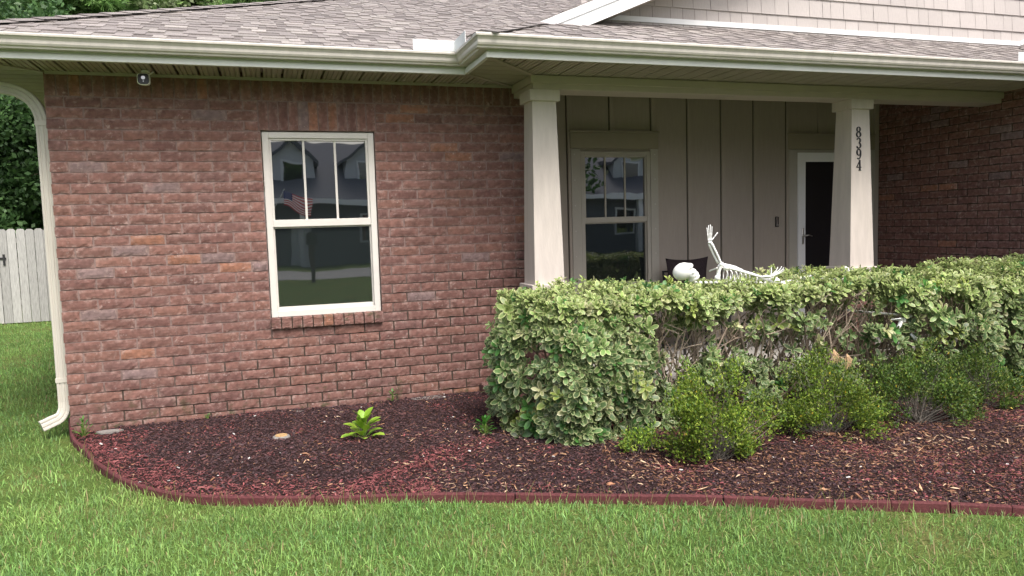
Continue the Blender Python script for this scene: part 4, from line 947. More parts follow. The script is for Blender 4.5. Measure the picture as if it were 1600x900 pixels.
# ---- small-leaved shrubs
def small_shrub(cx, cy, rx, ry, h, n, seed, label, tone=1.0, col=((.13, .20, .020), (.17, .25, .028), (.10, .165, .02), (.07, .13, .022), (.22, .27, .04)), twigc=(.19, .17, .145, 1), stemn=26, lean=0):
    r = np.random.default_rng(seed); e = empty('small_shrub', (cx, cy, .03), label, 'shrub', 'small leaved shrubs in front of the hedge')
    # shoots radiate from the base; leaves sit along each shoot
    ns = n//22; u_ = r.random(ns); th = r.uniform(0, 6.283, ns); el = np.clip(np.abs(r.normal(.62, .36, ns)), .03, 1.5)
    lum = 1+.20*np.sin(th*3+seed)+.12*np.sin(th*7+el*5)+.10*r.standard_normal(ns)
    ncl = 15; cth = np.arange(ncl)*2.4+r.normal(0, .3, ncl); cel = np.arcsin(np.clip((np.arange(ncl)+.6)/ncl, 0, 1))*r.uniform(.75, 1.1, ncl); csc = r.uniform(.62, 1.22, ncl)
    ci = r.integers(0, ncl, ns); th = cth[ci]+r.normal(0, .21, ns)/np.maximum(.35, np.cos(np.clip(cel[ci], 0, 1.3))); el = np.clip(cel[ci]+r.normal(0, .17, ns), .02, 1.55); lum = csc[ci]*(1+.10*r.standard_normal(ns))
    tip = np.stack([np.cos(th)*np.cos(el)*rx*lum+lean*np.sin(el), np.sin(th)*np.cos(el)*ry*lum, .06+np.sin(el)**.8*(h-.06)*np.clip(lum, .5, 1.3)], 1)
    rootp = np.stack([r.normal(0, .03, ns), r.normal(0, .03, ns), 0*el], 1)
    R0, D, NN = [], [], []; tdir = tip-rootp; tdir /= np.linalg.norm(tdir, axis=1, keepdims=True)
    for k in range(22):
        t = 1-.30*r.random(ns)**1.3; c = rootp+(tip-rootp)*t[:, None]+r.normal(0, .018, (ns, 3)); a = r.standard_normal((ns, 3)); d = tdir*.8+a*.75; d[:, 2] += .35
        R0.append(c); D.append(d); NN.append(np.cross(d, r.standard_normal((ns, 3)))+np.array([0, -.4, 1.2]))
    R0, D, NN = [np.concatenate(q) for q in (R0, D, NN)]; ok = R0[:, 2] > .015; R0, D, NN = R0[ok], D[ok], NN[ok]; m_ = len(R0)
    dn = D/np.linalg.norm(D, axis=1, keepdims=True); s_ = np.cross(dn, NN); s_ /= np.linalg.norm(s_, axis=1, keepdims=True)+1e-9; L = r.uniform(.016, .027, m_)[:, None]; Wd = L*.25
    nq = np.cross(s_, dn)
    R0 = R0+np.array([cx, cy, .03]); V = np.stack([R0, R0+dn*L*.5+s_*Wd+nq*L*.07, R0+dn*L, R0+dn*L*.5-s_*Wd+nq*L*.07, R0+dn*L*.5], 1)
    b_ = (np.arange(m_)*5)[:, None]; F = np.concatenate([b_+np.array([[0, 1, 4]]), b_+np.array([[1, 2, 4]]), b_+np.array([[2, 3, 4]]), b_+np.array([[3, 0, 4]])])
    pc = np.array(col)[r.integers(0, len(col), m_)]; pt = (1+.22*nz2(V[:, 0, 0], V[:, 0, 2]+V[:, 0, 1], 9, seed))[:, None]; pc = pc*tone*pt*(1+.30*r.standard_normal((m_, 1)))
    oddl = r.random(m_) < .006; pc[oddl] = (.5, .38, .04)
    C = np.ones((m_, 5, 4)); C[:, :, :3] = np.clip(pc, .01, .6)[:, None, :]
    meshobj('foliage', V.reshape(-1, 3), F, M['leaf_small'], e, C.reshape(-1, 4))
    m = MB(); idx = r.choice(ns, min(ns, stemn*4), replace=False)
    for q, i in enumerate(idx):
        a = Vector(rootp[i])+Vector((cx, cy, .03)); t_ = Vector(tip[i])+Vector((cx, cy, .03)); mid_ = a.lerp(t_, .5)+Vector((r.normal(0, .03), r.normal(0, .03), .01)); cc = tuple(np.array(twigc)*np.array([*[r.uniform(.6, 1.15)]*3, 1]))
        m.tube([a, mid_, a.lerp(t_, .96)], [.0030, .0018, .0008], 4, cc, caps=False)
        for q2 in range(2):
            b0 = a.lerp(t_, r.uniform(.4, .8)); m.tube([b0, b0+Vector(r.normal(0, .045, 3))+Vector((0, 0, .03))], [.0013, .0008], 3, cc, caps=False)
    m.build('stems', M['twig'], e); return e
small_shrub(2.66, 4.02, .35, .28, .54, 11500, 41, 'yellow green small leaved shrub, brightest and leftmost, nearest the edging', 1.22, lean=-.05)
small_shrub(3.60, 4.14, .39, .28, .50, 11000, 42, 'rounded green shrub second from the left, with the hanging dry pine needles above it', 1.0)
small_shrub(4.42, 4.13, .38, .28, .58, 11500, 43, 'darker green shrub third from the left, in front of the hedge', .95, col=((.10, .175, .03), (.12, .20, .03), (.075, .14, .03), (.06, .11, .025), (.16, .20, .035)))
small_shrub(5.22, 4.30, .40, .28, .46, 9500, 44, 'dark sparse shrub at the right edge of the picture with bare grey stems', .85, col=((.10, .175, .03), (.12, .20, .03), (.075, .14, .03), (.06, .11, .025), (.16, .20, .035)))
small_shrub(2.27, 4.28, .11, .09, .16, 1000, 45, 'tiny yellow green shrub sprout at the foot of the variegated hedge', 1.5, stemn=4)

# ---- leafy plants
def leafy(name, cx, cy, z0, n, L, Wd, seed, label, cat, mids, edges, up_=.5, spread=1.0, stalk=.05, parent=None):
    r = np.random.default_rng(seed); e = empty(name, (cx, cy, z0), label, cat)
    az = np.arange(n)*2.4+r.uniform(-.3, .3, n); q = np.arange(n)/n; el = up_+.9*(1-q)*0+r.normal(0, .2, n)+.75*q
    base = np.stack([cx+np.cos(az)*stalk*(1-q)*spread, cy+np.sin(az)*stalk*(1-q)*spread, z0+.02+stalk*1.9*q+.01*r.standard_normal(n)], 1)
    d = np.stack([np.cos(az)*np.cos(el), np.sin(az)*np.cos(el), np.sin(el)], 1); nn = np.stack([-np.cos(az)*np.sin(el), -np.sin(az)*np.sin(el), np.cos(el)], 1)
    md = np.array(mids)[r.integers(0, len(mids), n)]; ed = np.array(edges)[r.integers(0, len(edges), n)]
    ll = L*r.uniform(.7, 1.2, n); leaf_mesh('foliage', base, d, nn, ll, ll*Wd, md, ed, M['leaf'], e, curl=.35)
    m = MB()
    for i in range(n): m.tube([(cx, cy, z0), (cx, cy, z0+stalk*q[i]), tuple(base[i])], [.004, .003, .002], 4, (.12, .20, .04, 1), caps=False)
    m.build('stalks', M['twig'], e); return e
leafy('broadleaf_plant', .60, 5.36, .045, 30, .105, .56, 51, 'small light green broadleaf plant alone in the middle of the mulch', 'plant', [(.22, .38, .03), (.16, .31, .03), (.30, .44, .05)], [(.24, .42, .04), (.34, .46, .07)], stalk=.062)
leafy('seedling', 1.44, 5.12, .045, 26, .058, .45, 52, 'small dark green sprout low beside the left end of the variegated hedge', 'plant', [(.05, .19, .025), (.08, .24, .03)], [(.07, .22, .03)], stalk=.05)
leafy('weed', -1.40, 6.36, .03, 26, .045, .35, 53, 'small green weed by the brick corner, behind the tilted edging strip', 'weed', [(.06, .16, .03), (.09, .20, .04)], [(.08, .19, .04)], stalk=.06)
leafy('weed', -.52, 6.42, .045, 12, .026, .5, 54, 'tiny weed at the foot of the brick wall, left of the round stone marker', 'weed', [(.07, .18, .04)], [(.09, .2, .05)], stalk=.02)
leafy('weed', .98, 6.42, .06, 12, .03, .55, 55, 'tiny weed at the foot of the brick wall, between the window and the hedge', 'weed', [(.07, .18, .04)], [(.09, .2, .05)], stalk=.025)

# dry pine needles caught on the shrub
pn = MB(); rn = random.Random(3)
for (cx, cz) in ((3.60, .66), (3.71, .62)):
    for k in range(16): pn.tube([(cx, 4.06, cz), (cx+rn.gauss(0, .015), 4.04, cz-.04), (cx+rn.gauss(0, .035), 4.03, cz-rn.uniform(.07, .10))], [.0016, .0014, .0008], 3, (.50, .34, .20, 1), caps=False)
tag(pn.build('pine_needles', M['twig']), 'tuft of tan dry pine needles hanging over the second small shrub', 'pine needles')

# ---- round stone marker, and flat stone scraps at the wall foot
e = empty('path_marker', (.035, 5.62, .045), 'round grey stone marker with a tan disc, lying in the mulch below the window', 'marker')
m = MB(); rr_ = [(.0, .004), (.058, .004), (.064, .014), (.060, .026), (.050, .031), (.0, .031)]
def lathe(m, cx, cy, z0, prof, n=28, col=(1, 1, 1, 1)):
    vs = [(cx+a*math.cos(2*math.pi*k/n), cy+a*math.sin(2*math.pi*k/n)*1.0, z0+b_) for a, b_ in prof for k in range(n)]
    m.add(vs, [(i*n+k, i*n+(k+1) % n, (i+1)*n+(k+1) % n, (i+1)*n+k) for i in range(len(prof)-1) for k in range(n)], col)
lathe(m, .035, 5.62, .045, rr_); M['stone'] = mat('grey_stone', (.22, .205, .19), .9, .2, nscale=50, namt=.3, bump=.4, bscale=90); m.build('stone_ring', M['stone'], e, True)
M['tan'] = mat('tan_stone', (.38, .25, .12), .9, .2, nscale=80, namt=.4, bump=.4, bscale=120)
m = MB(); lathe(m, .035, 5.62, .045, [(.044, .0315), (.042, .036), (0, .037)]); m.build('stone_disc', M['tan'], e)
for (x, y, a, s_, lb) in ((.10, 6.38, .1, .13, 'flat grey stone slab at the foot of the brick wall, behind the round marker'), (1.30, 6.40, -.05, .15, 'flat grey stone slab at the foot of the brick wall, left of the hedge'), (-1.22, 6.36, .2, .10, 'dark grey plastic drain scrap at the foot of the wall beside the brick corner')):
    m = MB(); rs = random.Random(int(x*100)); n = 9; pts = [(x+s_*math.cos(2*math.pi*k/n)*rs.uniform(.8, 1.15), y+s_*.45*math.sin(2*math.pi*k/n)*rs.uniform(.8, 1.1), .052) for k in range(n)]
    m.prism(pts, (0, 0, .014)); tag(m.build('flat_stone', M['stone']), lb, 'stone')

# ------------------------------------------------------------------ skeleton decoration lying on the hedge
sk = empty('toy_skeleton', (3.55, 5.10, 1.03), 'white plastic skeleton lying on its back on top of the hedge with one forearm raised', 'skeleton')
def bone(m, p, q, r_=.009, k=1.8, n=9, bow=0.0, k2=None):
    p, q = Vector(p), Vector(q); k2 = k2 or k; L = []; rad = []
    side_ = Vector((0, -1, .3))
    for i in range(n+1):
        t = i/n; L.append(p.lerp(q, t)+side_*bow*math.sin(t*math.pi)); e1 = math.exp(-(t/.09)**2); e2 = math.exp(-((1-t)/.09)**2); rad.append(r_*(1+(k-1)*e1+(k2-1)*e2)*(.55 if i in (0, n) else 1))
    m.tube(L, rad, 8)
# skull: star shaped union of ellipsoids
def skull(c, F_, U_, s_):
    F_, U_ = Vector(F_).normalized(), Vector(U_); U_ = (U_-F_*U_.dot(F_)).normalized(); Rr = U_.cross(F_)
    EL = [((0, -.012, .018), (.068, .088, .074)), ((0, .045, -.042), (.052, .048, .056)), ((0, .040, -.082), (.042, .052, .030)), ((.032, .062, -.022), (.026, .018, .014)), ((-.032, .062, -.022), (.026, .018, .014)), ((0, .052, .030), (.056, .040, .022)), ((0, .078, -.062), (.026, .018, .022))]
    n, k = 48, 64; vs = []
    for j in range(n+1):
        th = math.pi*j/n
        for i in range(k):
            a = 2*math.pi*i/k; d = Vector((math.sin(th)*math.cos(a), math.sin(th)*math.sin(a), math.cos(th))); o_ = Vector((0, .012, -.012)); best = 0; acc = 0
            for cc, rr_ in EL:
                oc = [(o_[q]-cc[q])/rr_[q] for q in range(3)]; dd = [d[q]/rr_[q] for q in range(3)]
                A = sum(v*v for v in dd); B_ = sum(p_*q_ for p_, q_ in zip(oc, dd)); Cc = sum(v*v for v in oc)-1; D_ = B_*B_-A*Cc
                if D_ > 0: acc += max(0, (-B_+math.sqrt(D_))/A)**14
            rad = acc**(1/14); p = o_+d*rad
            for ex in (-.027, .027):                      # eye sockets
                q = Vector((p.x-ex, 0, p.z+.004)); w_ = math.exp(-(q.length/.0165)**4)
                if p.y > .04: rad -= .036*w_
            q = Vector((p.x*1.5, 0, p.z+.038)); 
            if p.y > .05: rad -= .020*math.exp(-(q.length/.012)**4)
            if p.y > .05 and abs(p.z+.072) < .004: rad -= .006      # mouth line
            p = o_+d*rad; vs.append(Vector(c)+(Rr*p.x+F_*p.y+U_*p.z)*s_)
    m = MB(); m.add(vs, [(j*k+i, (j+1)*k+i, (j+1)*k+(i+1) % k, j*k+(i+1) % k) for j in range(n) for i in range(k)]); return m
skull((3.095, 5.10, 1.150), (.75, -.50, .48), (-.45, 0, .85), .90).build('skull', M['plastic'], sk, True)
m = MB()    # neck and spine
for i in range(16):
    t = i/15; m.ball((3.20+.70*t, 5.12, 1.065-.04*t), (.016, .018, .013), 8, 6)
m.build('spine', M['plastic'], sk, True)
m = MB()    # ribs, sternum, collar bones
for i in range(8):
    t = i/7; cx = 3.39+.27*t; cz_ = 1.115-.045*t; rw = .075+.03*math.sin(t*2.5); rh = .062+.006*math.sin(t*3)-.012*t
    for sd_ in (-1, 1):
        pts = []
        for k in range(13):
            a = math.pi*k/12; pts.append((cx+.045*math.sin(a)*(1-.2*t)+.02*(k/12), 5.12+sd_*rw*math.sin(a), cz_-rh*math.cos(a)+.004))
        m.tube(pts, [.0045]*13, 6)
m.tube([(3.41, 5.12, 1.185), (3.47, 5.12, 1.188), (3.56, 5.12, 1.168), (3.64, 5.12, 1.142)], [.012, .016, .014, .006], 8)
bone(m, (3.40, 5.12, 1.170), (3.40, 5.23, 1.14), .006)
m.build('rib_cage', M['plastic'], sk, True)
def hand(m, w_, D, Nn, s_=1.0, curl=.25, fan=.16):
    """five bony fingers from the wrist w_, direction D, palm normal Nn"""
    w_, D, Nn = Vector(w_), Vector(D).normalized(), Vector(Nn); Nn = (Nn-D*Nn.dot(D)).normalized(); Sd = D.cross(Nn)
    for k in range(3): m.ball(tuple(w_+Sd*(k-1)*.010*s_+D*.006*s_), .0075*s_, 8, 6)
    for i, (off, an, ln) in enumerate(((-1.5, -1.5, .88), (-.5, -.5, 1.0), (.5, .5, .96), (1.5, 1.5, .80))):
        d = (D+Sd*an*fan).normalized(); p = w_+Sd*off*.008*s_+D*.010*s_; segs = (.050, .030, .020, .016)
        cur = 0
        for q, sl in enumerate(segs):
            e_ = p+(d*math.cos(cur)+Nn*math.sin(cur))*sl*ln*s_; m.tube([p, p.lerp(e_, .2), p.lerp(e_, .8), e_], [.0048*s_*(1-.1*q), .0032*s_, .0030*s_, .0045*s_*(1-.14*q)], 6); p = e_; cur += curl*(.4 if q == 0 else 1)
    d = (D*.75+Sd*-.62+Nn*.2).normalized(); p = w_-Sd*.012*s_; cur = 0
    for q, sl in enumerate((.034, .026, .020)):
        e_ = p+(d*math.cos(cur)+Nn*math.sin(cur))*sl*s_; m.tube([p, e_], [.0048*s_, .0038*s_], 6); p = e_; cur += curl
# raised arm
m = MB(); bone(m, (3.345, 5.04, 1.105), (3.372, 5.02, 1.205), .0125, 1.5); m.ball((3.345, 5.04, 1.10), .022, 10, 8); m.ball((3.372, 5.02, 1.205), (.020, .018, .02), 10, 8)
bone(m, (3.368, 5.02, 1.212), (3.285, 5.02, 1.372), .0085, 1.9, bow=.004); bone(m, (3.352, 5.035, 1.212), (3.270, 5.035, 1.368), .0075, 1.8, bow=-.006)
m.ball((3.275, 5.027, 1.378), (.019, .016, .012), 10, 8); m.build('arm', M['plastic'], sk, True)
m = MB(); hand(m, (3.272, 5.025, 1.392), (-.03, 0, 1), (.5, .85, 0), 1.0, .14, .05); m.build('hand', M['plastic'], sk, True)
# lower arm resting along the ribs
m = MB(); m.ball((3.40, 5.0, 1.178), .022, 10, 8); bone(m, (3.405, 5.0, 1.182), (3.70, 4.985, 1.095), .0105, 1.6); bone(m, (3.70, 4.985, 1.092), (3.815, 5.0, 1.092), .008, 1.7); bone(m, (3.70, 5.0, 1.085), (3.815, 5.01, 1.084), .007, 1.7); m.build('arm', M['plastic'], sk, True)
m = MB(); hand(m, (3.825, 5.0, 1.094), (.9, 0, .42), (-.4, -.2, .9), 1.0, .25, .2); m.build('hand', M['plastic'], sk, True)
# pelvis, legs
m = MB(); m.ball((3.885, 5.06, 1.045), (.048, .055, .036), 18, 12); m.tube([(3.84, 5.20, 1.05), (3.88, 5.14, 1.065), (3.93, 5.08, 1.04)], [.02, .028, .02], 8); m.build('pelvis', M['plastic'], sk, True)
m = MB(); bone(m, (3.93, 5.14, 1.02), (4.20, 5.12, 1.03), .013, 1.7); bone(m, (4.17, 5.1, 1.045), (4.30, 5.1, 1.058), .018, 1.2); bone(m, (4.30, 5.1, 1.040), (4.64, 5.1, 1.02), .011, 1.6); m.build('leg', M['plastic'], sk, True)
def foot(m, a, D, Nn, s_=1.0):
    a, D, Nn = Vector(a), Vector(D).normalized(), Vector(Nn); Nn = (Nn-D*Nn.dot(D)).normalized(); Sd = D.cross(Nn)
    m.ball(tuple(a-D*.022*s_), .021*s_, 10, 8); m.ball(tuple(a+D*.010*s_), .020*s_, 10, 8)
    for i in range(5):
        o_ = (i-2); p = a+Sd*o_*.007*s_; d = (D+Sd*o_*.09).normalized(); ln = (1, .95, .9, .82, .74)[i]
        m.tube([p, p+d*.05*s_*ln, p+d*.054*s_*ln, p+d*.085*s_*ln], [.0070*s_, .0046*s_, .0058*s_, .0042*s_], 6)
m = MB(); foot(m, (4.645, 5.1, 1.045), (.20, -.05, 1), (-1, 0, .1)); m.build('foot', M['plastic'], sk, True)
m = MB(); bone(m, (3.93, 5.03, 1.03), (4.45, 5.25, .93), .013, 1.7); bone(m, (4.45, 5.25, .92), (4.72, 5.22, .74), .011, 1.6); bone(m, (4.72, 5.22, .74), (4.90, 4.80, .73), .010, 1.5); m.build('leg', M['plastic'], sk, True)
m = MB(); foot(m, (4.735, 4.60, .722), (-.92, -.15, .18), (0, -.3, -1)); m.tube([(4.735, 4.60, .722), (4.70, 4.585, .68), (4.672, 4.58, .655)], [.016, .015, .010], 8); bone(m, (4.735, 4.60, .722), (4.84, 4.60, .748), .010, 1.5); m.build('foot', M['plastic'], sk, True)
m = MB()
for k in range(4): m.tube([(4.80+.022*k, 4.57, .61-.012*k), (4.84+.02*k, 4.565, .565-.008*k), (4.87+.016*k, 4.57, .54)], [.008, .010, .006], 6)
m.build('toe_bones', M['plastic'], sk, True)

# ------------------------------------------------------------------ wooden fence
def fence():
    r = random.Random(8); e = empty('picket_fence', (-4, 16.05, 0), 'weathered grey dog-eared wooden picket fence at the back of the side lawn', 'fence')
    x = -9.6; k = 0; V = MB(); bright = None
    while x < 9:
        wd = .138; h = 1.75+r.uniform(-.015, .015); g = r.uniform(.75, 1.15); c = (.37*g, .365*g, .35*g, 1); y = 16.0+r.uniform(-.004, .004); lean_ = r.uniform(-.004, .004)
        m = MB(); pts = [(x, y, .02), (x+wd, y, .02), (x+wd+lean_, y, h-.035), (x+wd-.032+lean_, y, h), (x+.032+lean_, y, h), (x+lean_, y, h-.035)]
        m.prism(pts, (0, .018, 0), c); m.build('picket', M['fence'], e)
        if x < 3.0 or True: pass
        x += wd+r.uniform(.004, .012); k += 1
        if k > 96: break
    for z in (.35, .95, 1.5): m = MB(); m.box(-9.6, x, 16.022, 16.06, z, z+.085, (.36, .35, .33, 1)); m.build('rail', M['fence'], e)
    x_ = -9.5
    while x_ < x: m = MB(); m.box(x_, x_+.09, 16.062, 16.15, 0, 1.7, (.34, .33, .31, 1)); m.build('post', M['fence'], e); x_ += 2.4
    m = MB(); m.box(-4.72, -4.55, 15.985, 15.998, 1.205, 1.24); m.box(-4.60, -4.565, 15.975, 15.998, 1.10, 1.30, bev=.003); m.build('gate_latch', M['black_metal'], e)
fence()

# ------------------------------------------------------------------ trees
def leafcloud(cen, rad, n, r, size, cols, flat=1.0, drop=0):
    """n leaf triangles pairs spread through clumps; cen (k,3), rad (k,)"""
    k = len(cen); i = r.integers(0, k, n); d = r.standard_normal((n, 3)); d /= np.linalg.norm(d, axis=1, keepdims=True); q = r.random(n)**.45
    P = cen[i]+d*(rad[i]*q)[:, None]*np.array([1, 1, flat]); L = size*r.uniform(.6, 1.4, n)[:, None]
    a = d*.7+r.standard_normal((n, 3)); a[:, 2] -= drop; a /= np.linalg.norm(a, axis=1, keepdims=True); b_ = np.cross(a, r.standard_normal((n, 3))); b_ /= np.linalg.norm(b_, axis=1, keepdims=True)
    return P, a, b_, L, i
def tree(name, label, x, y, h, cr, seed, cols, kind='broad', size=.16, n=9000, group=None, base=.25, cat='tree'):
    r = np.random.default_rng(seed); e = empty(name, (x, y, 0), label, cat, group); m = MB(); rr = .018*h+.03
    top = Vector((x+r.normal(0, .03*h), y+r.normal(0, .03*h), h*.93)); P0 = Vector((x, y, -.1)); tr = [P0.lerp(top, t)+Vector((r.normal(0, .01*h), r.normal(0, .01*h), 0))*(t > 0) for t in np.linspace(0, 1, 8)]
    m.tube(tr, [rr*(1-.85*t) for t in np.linspace(0, 1, 8)], 9, (.115, .085, .065, 1)); cen = []; rad = []
    nb = 30 if kind == 'broad' else 34
    for i in range(nb):
        t = base+(1-base)*(i+.5)/nb; a = i*2.4+r.normal(0, .4); p = Vector([float(np.interp(t, np.linspace(0, 1, 8), [q[c] for q in tr])) for c in range(3)])
        if kind == 'broad': ext = cr*math.sin(math.pi*min(1, .12+.88*(1-t)/(1-base)))**.55*r.uniform(.55, 1.05); rise = r.uniform(-.05, .45)
        else: ext = cr*(1-.75*(t-base)/(1-base))*r.uniform(.5, 1.1); rise = r.uniform(-.05, .3)
        q = p+Vector((math.cos(a)*ext, math.sin(a)*ext, ext*rise)); m.tube([p, p.lerp(q, .5)+Vector((0, 0, .04*ext)), q], [rr*.35*(1-.6*t), rr*.2*(1-.6*t), rr*.06], 5, (.115, .085, .065, 1), caps=False)
        for f_ in ((.45, .75, 1.0) if kind == 'broad' else (.55, .8, 1.0)):
            c = p.lerp(q, f_)+Vector(r.normal(0, .08*cr, 3)); cen.append(c); rad.append(cr*(.30 if kind == 'broad' else .16)*r.uniform(.6, 1.25))
    m.build('trunk', M['bark'], e, True); cen = np.array([list(c) for c in cen]); rad = np.array(rad)
    P, a, b_, L, idx = leafcloud(cen, rad, n, r, size, cols, .75 if kind == 'broad' else .6)
    lum = (1+.25*r.standard_normal(len(cen)))[idx]; c = np.array(cols)[r.integers(0, len(cols), n)]*lum[:, None]*(1+.15*r.standard_normal((n, 1)))
    if kind == 'broad':
        V = np.stack([P, P+a*L*.5+b_*L*.32, P+a*L, P+a*L*.5-b_*L*.32], 1); F = (np.arange(n)*4)[:, None]+np.array([[0, 1, 2, 3]])
        C = np.ones((n, 4, 4)); C[:, :, :3] = np.clip(c, .008, .6)[:, None, :]
    else:
        V = np.stack([P+b_*L*.05, P-b_*L*.05, P+a*L*1.6+b_*L*.22, P+a*L*1.6+b_*L*.12, P+a*L*1.6-b_*L*.25, P+a*L*1.6-b_*L*.15], 1); F = np.concatenate([(np.arange(n)*6)[:, None]+np.array([[0, 1, 3, 2]]), (np.arange(n)*6)[:, None]+np.array([[0, 1, 4, 5]])])
        C = np.ones((n, 6, 4)); C[:, :, :3] = np.clip(c, .008, .6)[:, None, :]
    meshobj('crown', V.reshape(-1, 3), F, M['leaf_small'], e, C.reshape(-1, 4)); return e
DG = [(.045, .10, .03), (.06, .125, .038), (.038, .085, .027), (.075, .15, .045)]
PG = [(.11, .21, .055), (.14, .25, .07), (.085, .17, .05), (.17, .28, .09)]
LG = [(.22, .30, .13), (.16, .26, .08), (.30, .36, .20)]
tree('shade_tree', 'dense dark green tree behind the fence at the left edge', -6.9, 19.5, 6.6, 2.9, 61, DG, n=60000, size=.115, base=.12, group='trees behind the fence')
tree('shade_tree', 'dark tree with a bare leaning trunk showing behind the downspout', -4.4, 21.5, 6.4, 2.8, 62, DG, n=60000, size=.115, base=.2, group='trees behind the fence')
tree('shade_tree', 'low dark tree filling the gap above the fence at the far left', -9.6, 23, 7.6, 3.4, 63, DG, n=40000, size=.14, base=.12, group='trees behind the fence')
tree('shade_tree', 'dark tree standing behind the two fence trees', -6.0, 27, 8.5, 3.6, 64, DG, n=40000, size=.15, base=.1, group='trees behind the fence')
pts_ = [(-7.9, 42, 16, 'broad green tree filling the gap between the pines left of the roof hip', PG, 'broad'), (-.6, 43, 16.5, 'broad green tree filling the gap between the pines above the shingle roof', PG, 'broad'), (5.6, 41, 16, 'broad green tree at the right end of the trees above the roof', PG, 'broad'), (-13.5, 33, 13.5, 'olive green tree at the top left corner of the picture', LG, 'broad'), (-9.6, 36, 15, 'green pine above the left end of the roof', PG, 'pine'), (-6.3, 33, 13.5, 'pine above the hip of the roof, next to the pale tree', PG, 'pine'), (-2.6, 35, 14, 'pale blossoming tree between the pines above the roof', LG, 'broad'), (1.2, 34, 14.5, 'pine above the middle of the shingle roof', PG, 'pine'), (4.4, 37, 15.5, 'pine at the right end of the tree line above the roof', PG, 'pine'), (-11.5, 45, 17, 'tall pine far behind the left end of the roof', PG, 'pine'), (-4.5, 44, 17, 'tall pine far behind the hip of the roof', PG, 'pine'), (3, 48, 18, 'tall pine far behind the middle of the roof', PG, 'pine'), (8, 46, 17, 'tall pine furthest right behind the roof', PG, 'pine')]
for i, (x, y, h, lb, cl, kd) in enumerate(pts_):
    tree('pine_tree' if kd == 'pine' else 'leafy_tree', lb, x, y, h, 4.4 if kd == 'pine' else 4.0, 70+i, cl, kd, size=.22, n=42000, group='trees behind the roof', base=.30)

# ------------------------------------------------------------------ the other side of the street, seen mirrored in the window panes
meshobj('street', [(-90, -17.2, .008), (90, -17.2, .008), (90, -11.6, .008), (-90, -11.6, .008)], [(0, 1, 2, 3)], M['asphalt'])['kind'] = 'structure'
M['navy'] = mat('navy_paint', (.16, .17, .19), .7, .2); M['greyroof'] = mat('grey_roof', (.13, .135, .15), .95, .1, nscale=40, namt=.25)
M['paleside'] = mat('pale_siding', (.58, .60, .62), .8, .2, nscale=8, namt=.05)
def neighbour(cx, cy, wid, label, dormers, seed):
    e = empty('neighbour_house', (cx, cy, 0), label, 'house'); f_ = cy+4.5; hx = wid/2
    m = MB(); m.box(cx-hx, cx+hx, cy-4.5, f_, 0, 3.0); m.build('wall', M['navy'], e)
    m = MB(); m.prism([(cx-hx-.5, f_+.9, 2.9), (cx-hx-.5, cy, 6.1), (cx-hx-.5, cy-5.2, 2.9)], (wid+1, 0, 0)); m.build('roof', M['greyroof'], e)
    m = MB(); m.box(cx-hx-.5, cx+hx+.5, f_+.9, f_+.95, 2.75, 3.0); m.build('fascia', M['white'], e)
    for k, dx in enumerate(dormers):
        x = cx+dx; m = MB(); m.prism([(x-.95, f_-1.0, 3.6), (x+.95, f_-1.0, 3.6), (x+.95, f_-1.0, 4.9), (x, f_-1.0, 5.7), (x-.95, f_-1.0, 4.9)], (0, -2.6, 0)); d_ = m.build('dormer', M['paleside'], e)
        m = MB(); rect_frame(m, x-.5, x+.5, 3.85, 4.85, .09, f_-1.0, f_-.94); m.build('frame', M['white'], d_); m = MB(); m.box(x-.41, x+.41, f_-.98, f_-.96, 3.94, 4.76); m.build('pane', M['glass'], d_)
        m = MB()
        for sg in (-1, 1): m.prism([(x, f_-.75, 5.85), (x+sg*1.2, f_-.75, 4.85), (x+sg*1.2, f_-.75, 4.7), (x, f_-.75, 5.65)], (0, -3, 0))
        m.build('roof', M['greyroof'], d_)
    for x in np.linspace(cx-hx+.3, cx+hx-.3, 5):
        m = MB(); m.box(x-.11, x+.11, f_+.6, f_+.82, 0, 2.76); m.build('porch_post', M['white'], e)
    for x in (cx-hx*.55, cx+hx*.5):
        m = MB(); rect_frame(m, x-.6, x+.6, .9, 2.3, .1, f_, f_+.06); fr_ = m.build('window', M['white'], e); m = MB(); m.box(x-.5, x+.5, f_+.01, f_+.03, 1.0, 2.2); m.build('pane', M['glass'], fr_)
    m = MB(); m.box(cx-.5, cx+.5, f_, f_+.05, 0, 2.1); m.build('door', M['white'], e); return e
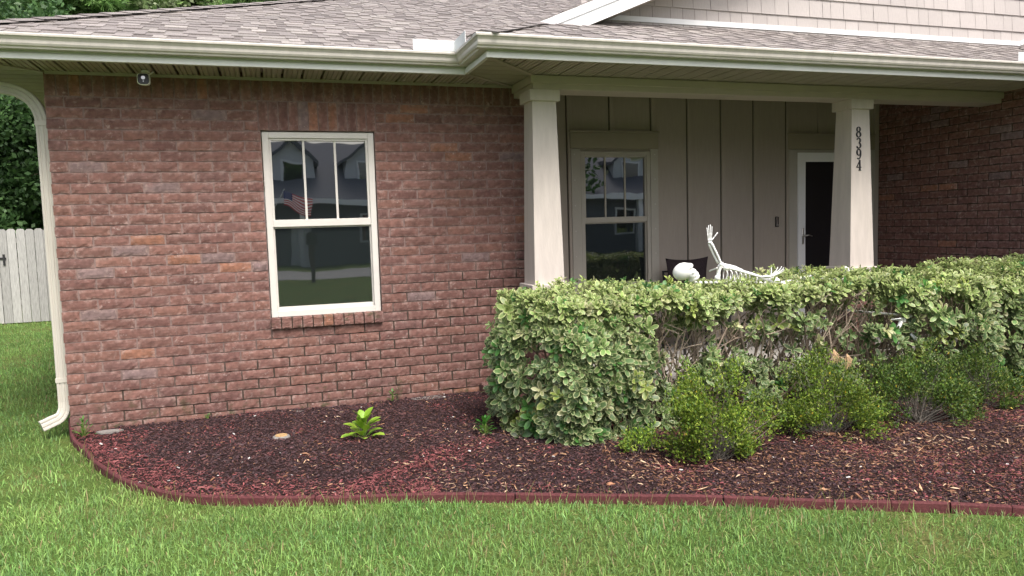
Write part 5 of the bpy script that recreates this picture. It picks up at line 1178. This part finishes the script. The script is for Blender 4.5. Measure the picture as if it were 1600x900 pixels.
neighbour(1.6, -27, 13, 'blue grey house with two dormers, mirrored in the upper panes of the brick wall window', (-.2, 3.2), 1)
neighbour(22, -25, 14, 'grey roofed house further down the street, mirrored in the porch window', (-3, 3), 2)
fl = empty('flag', (.5, -21.5, 1.9), 'red white and blue striped flag on a pole, mirrored in the brick wall window', 'flag')
M['flag'] = mat('flag_cloth', attr=True, rough=.8, trans=.3)
m = MB(); m.tube([(.1, -21.6, 2.0), (.9, -20.9, 3.4)], .02, 6); m.build('flag_pole', M['white'], fl)
V, F, C = [], [], []; nx_, nz_ = 26, 13
for j in range(nz_):
    for i in range(nx_):
        for (a, b_) in ((0, 0), (1, 0), (1, 1), (0, 1)):
            u_, v_ = (i+a)/nx_, (j+b_)/nz_; V.append((.85+1.15*u_, -20.95+.09*math.sin(u_*9+v_), 3.3-.66*v_-.40*u_+.05*math.sin(u_*7)))
        k = len(V)-4; F.append((k, k+1, k+2, k+3)); c = (.02, .03, .13, 1) if (i < 10 and j < 7) else ((.5, .02, .03, 1) if j % 2 == 0 else (.75, .75, .75, 1))
        if i < 10 and j < 7 and (i+j) % 2 == 0 and 0 < i < 9: c = (.16, .17, .26, 1)
        C += [c]*4
meshobj('cloth', V, F, M['flag'], fl, C)
mb_ = empty('mailbox', (1.34, -10.2, 0), 'dark mailbox post by the street, mirrored in the lower pane of the brick wall window', 'mailbox')
m = MB(); m.box(1.27, 1.41, -10.27, -10.13, 0, 1.15, bev=.004); m.build('post', M['bark'], mb_)
m = MB(); m.prism([(1.34+.13*math.cos(a), -10.45, 1.38+.13*math.sin(a)) for a in np.linspace(0, math.pi, 9)]+[(1.21, -10.45, 1.16), (1.47, -10.45, 1.16)], (0, .5, 0)); m.build('box', M['black_metal'], mb_)
for i, (x, y, lb) in enumerate(((-9, -34, 'tree behind the blue grey house, left side'), (9.5, -35, 'tree behind the blue grey house, right side'), (13, -16.5-4, 'leafy tree between the two houses opposite'), (30, -36, 'tree behind the grey roofed house'))):
    tree('leafy_tree', lb, x, y, 9+i*.4, 3.3, 95+i, DG, n=7000, size=.34, group='trees across the street')
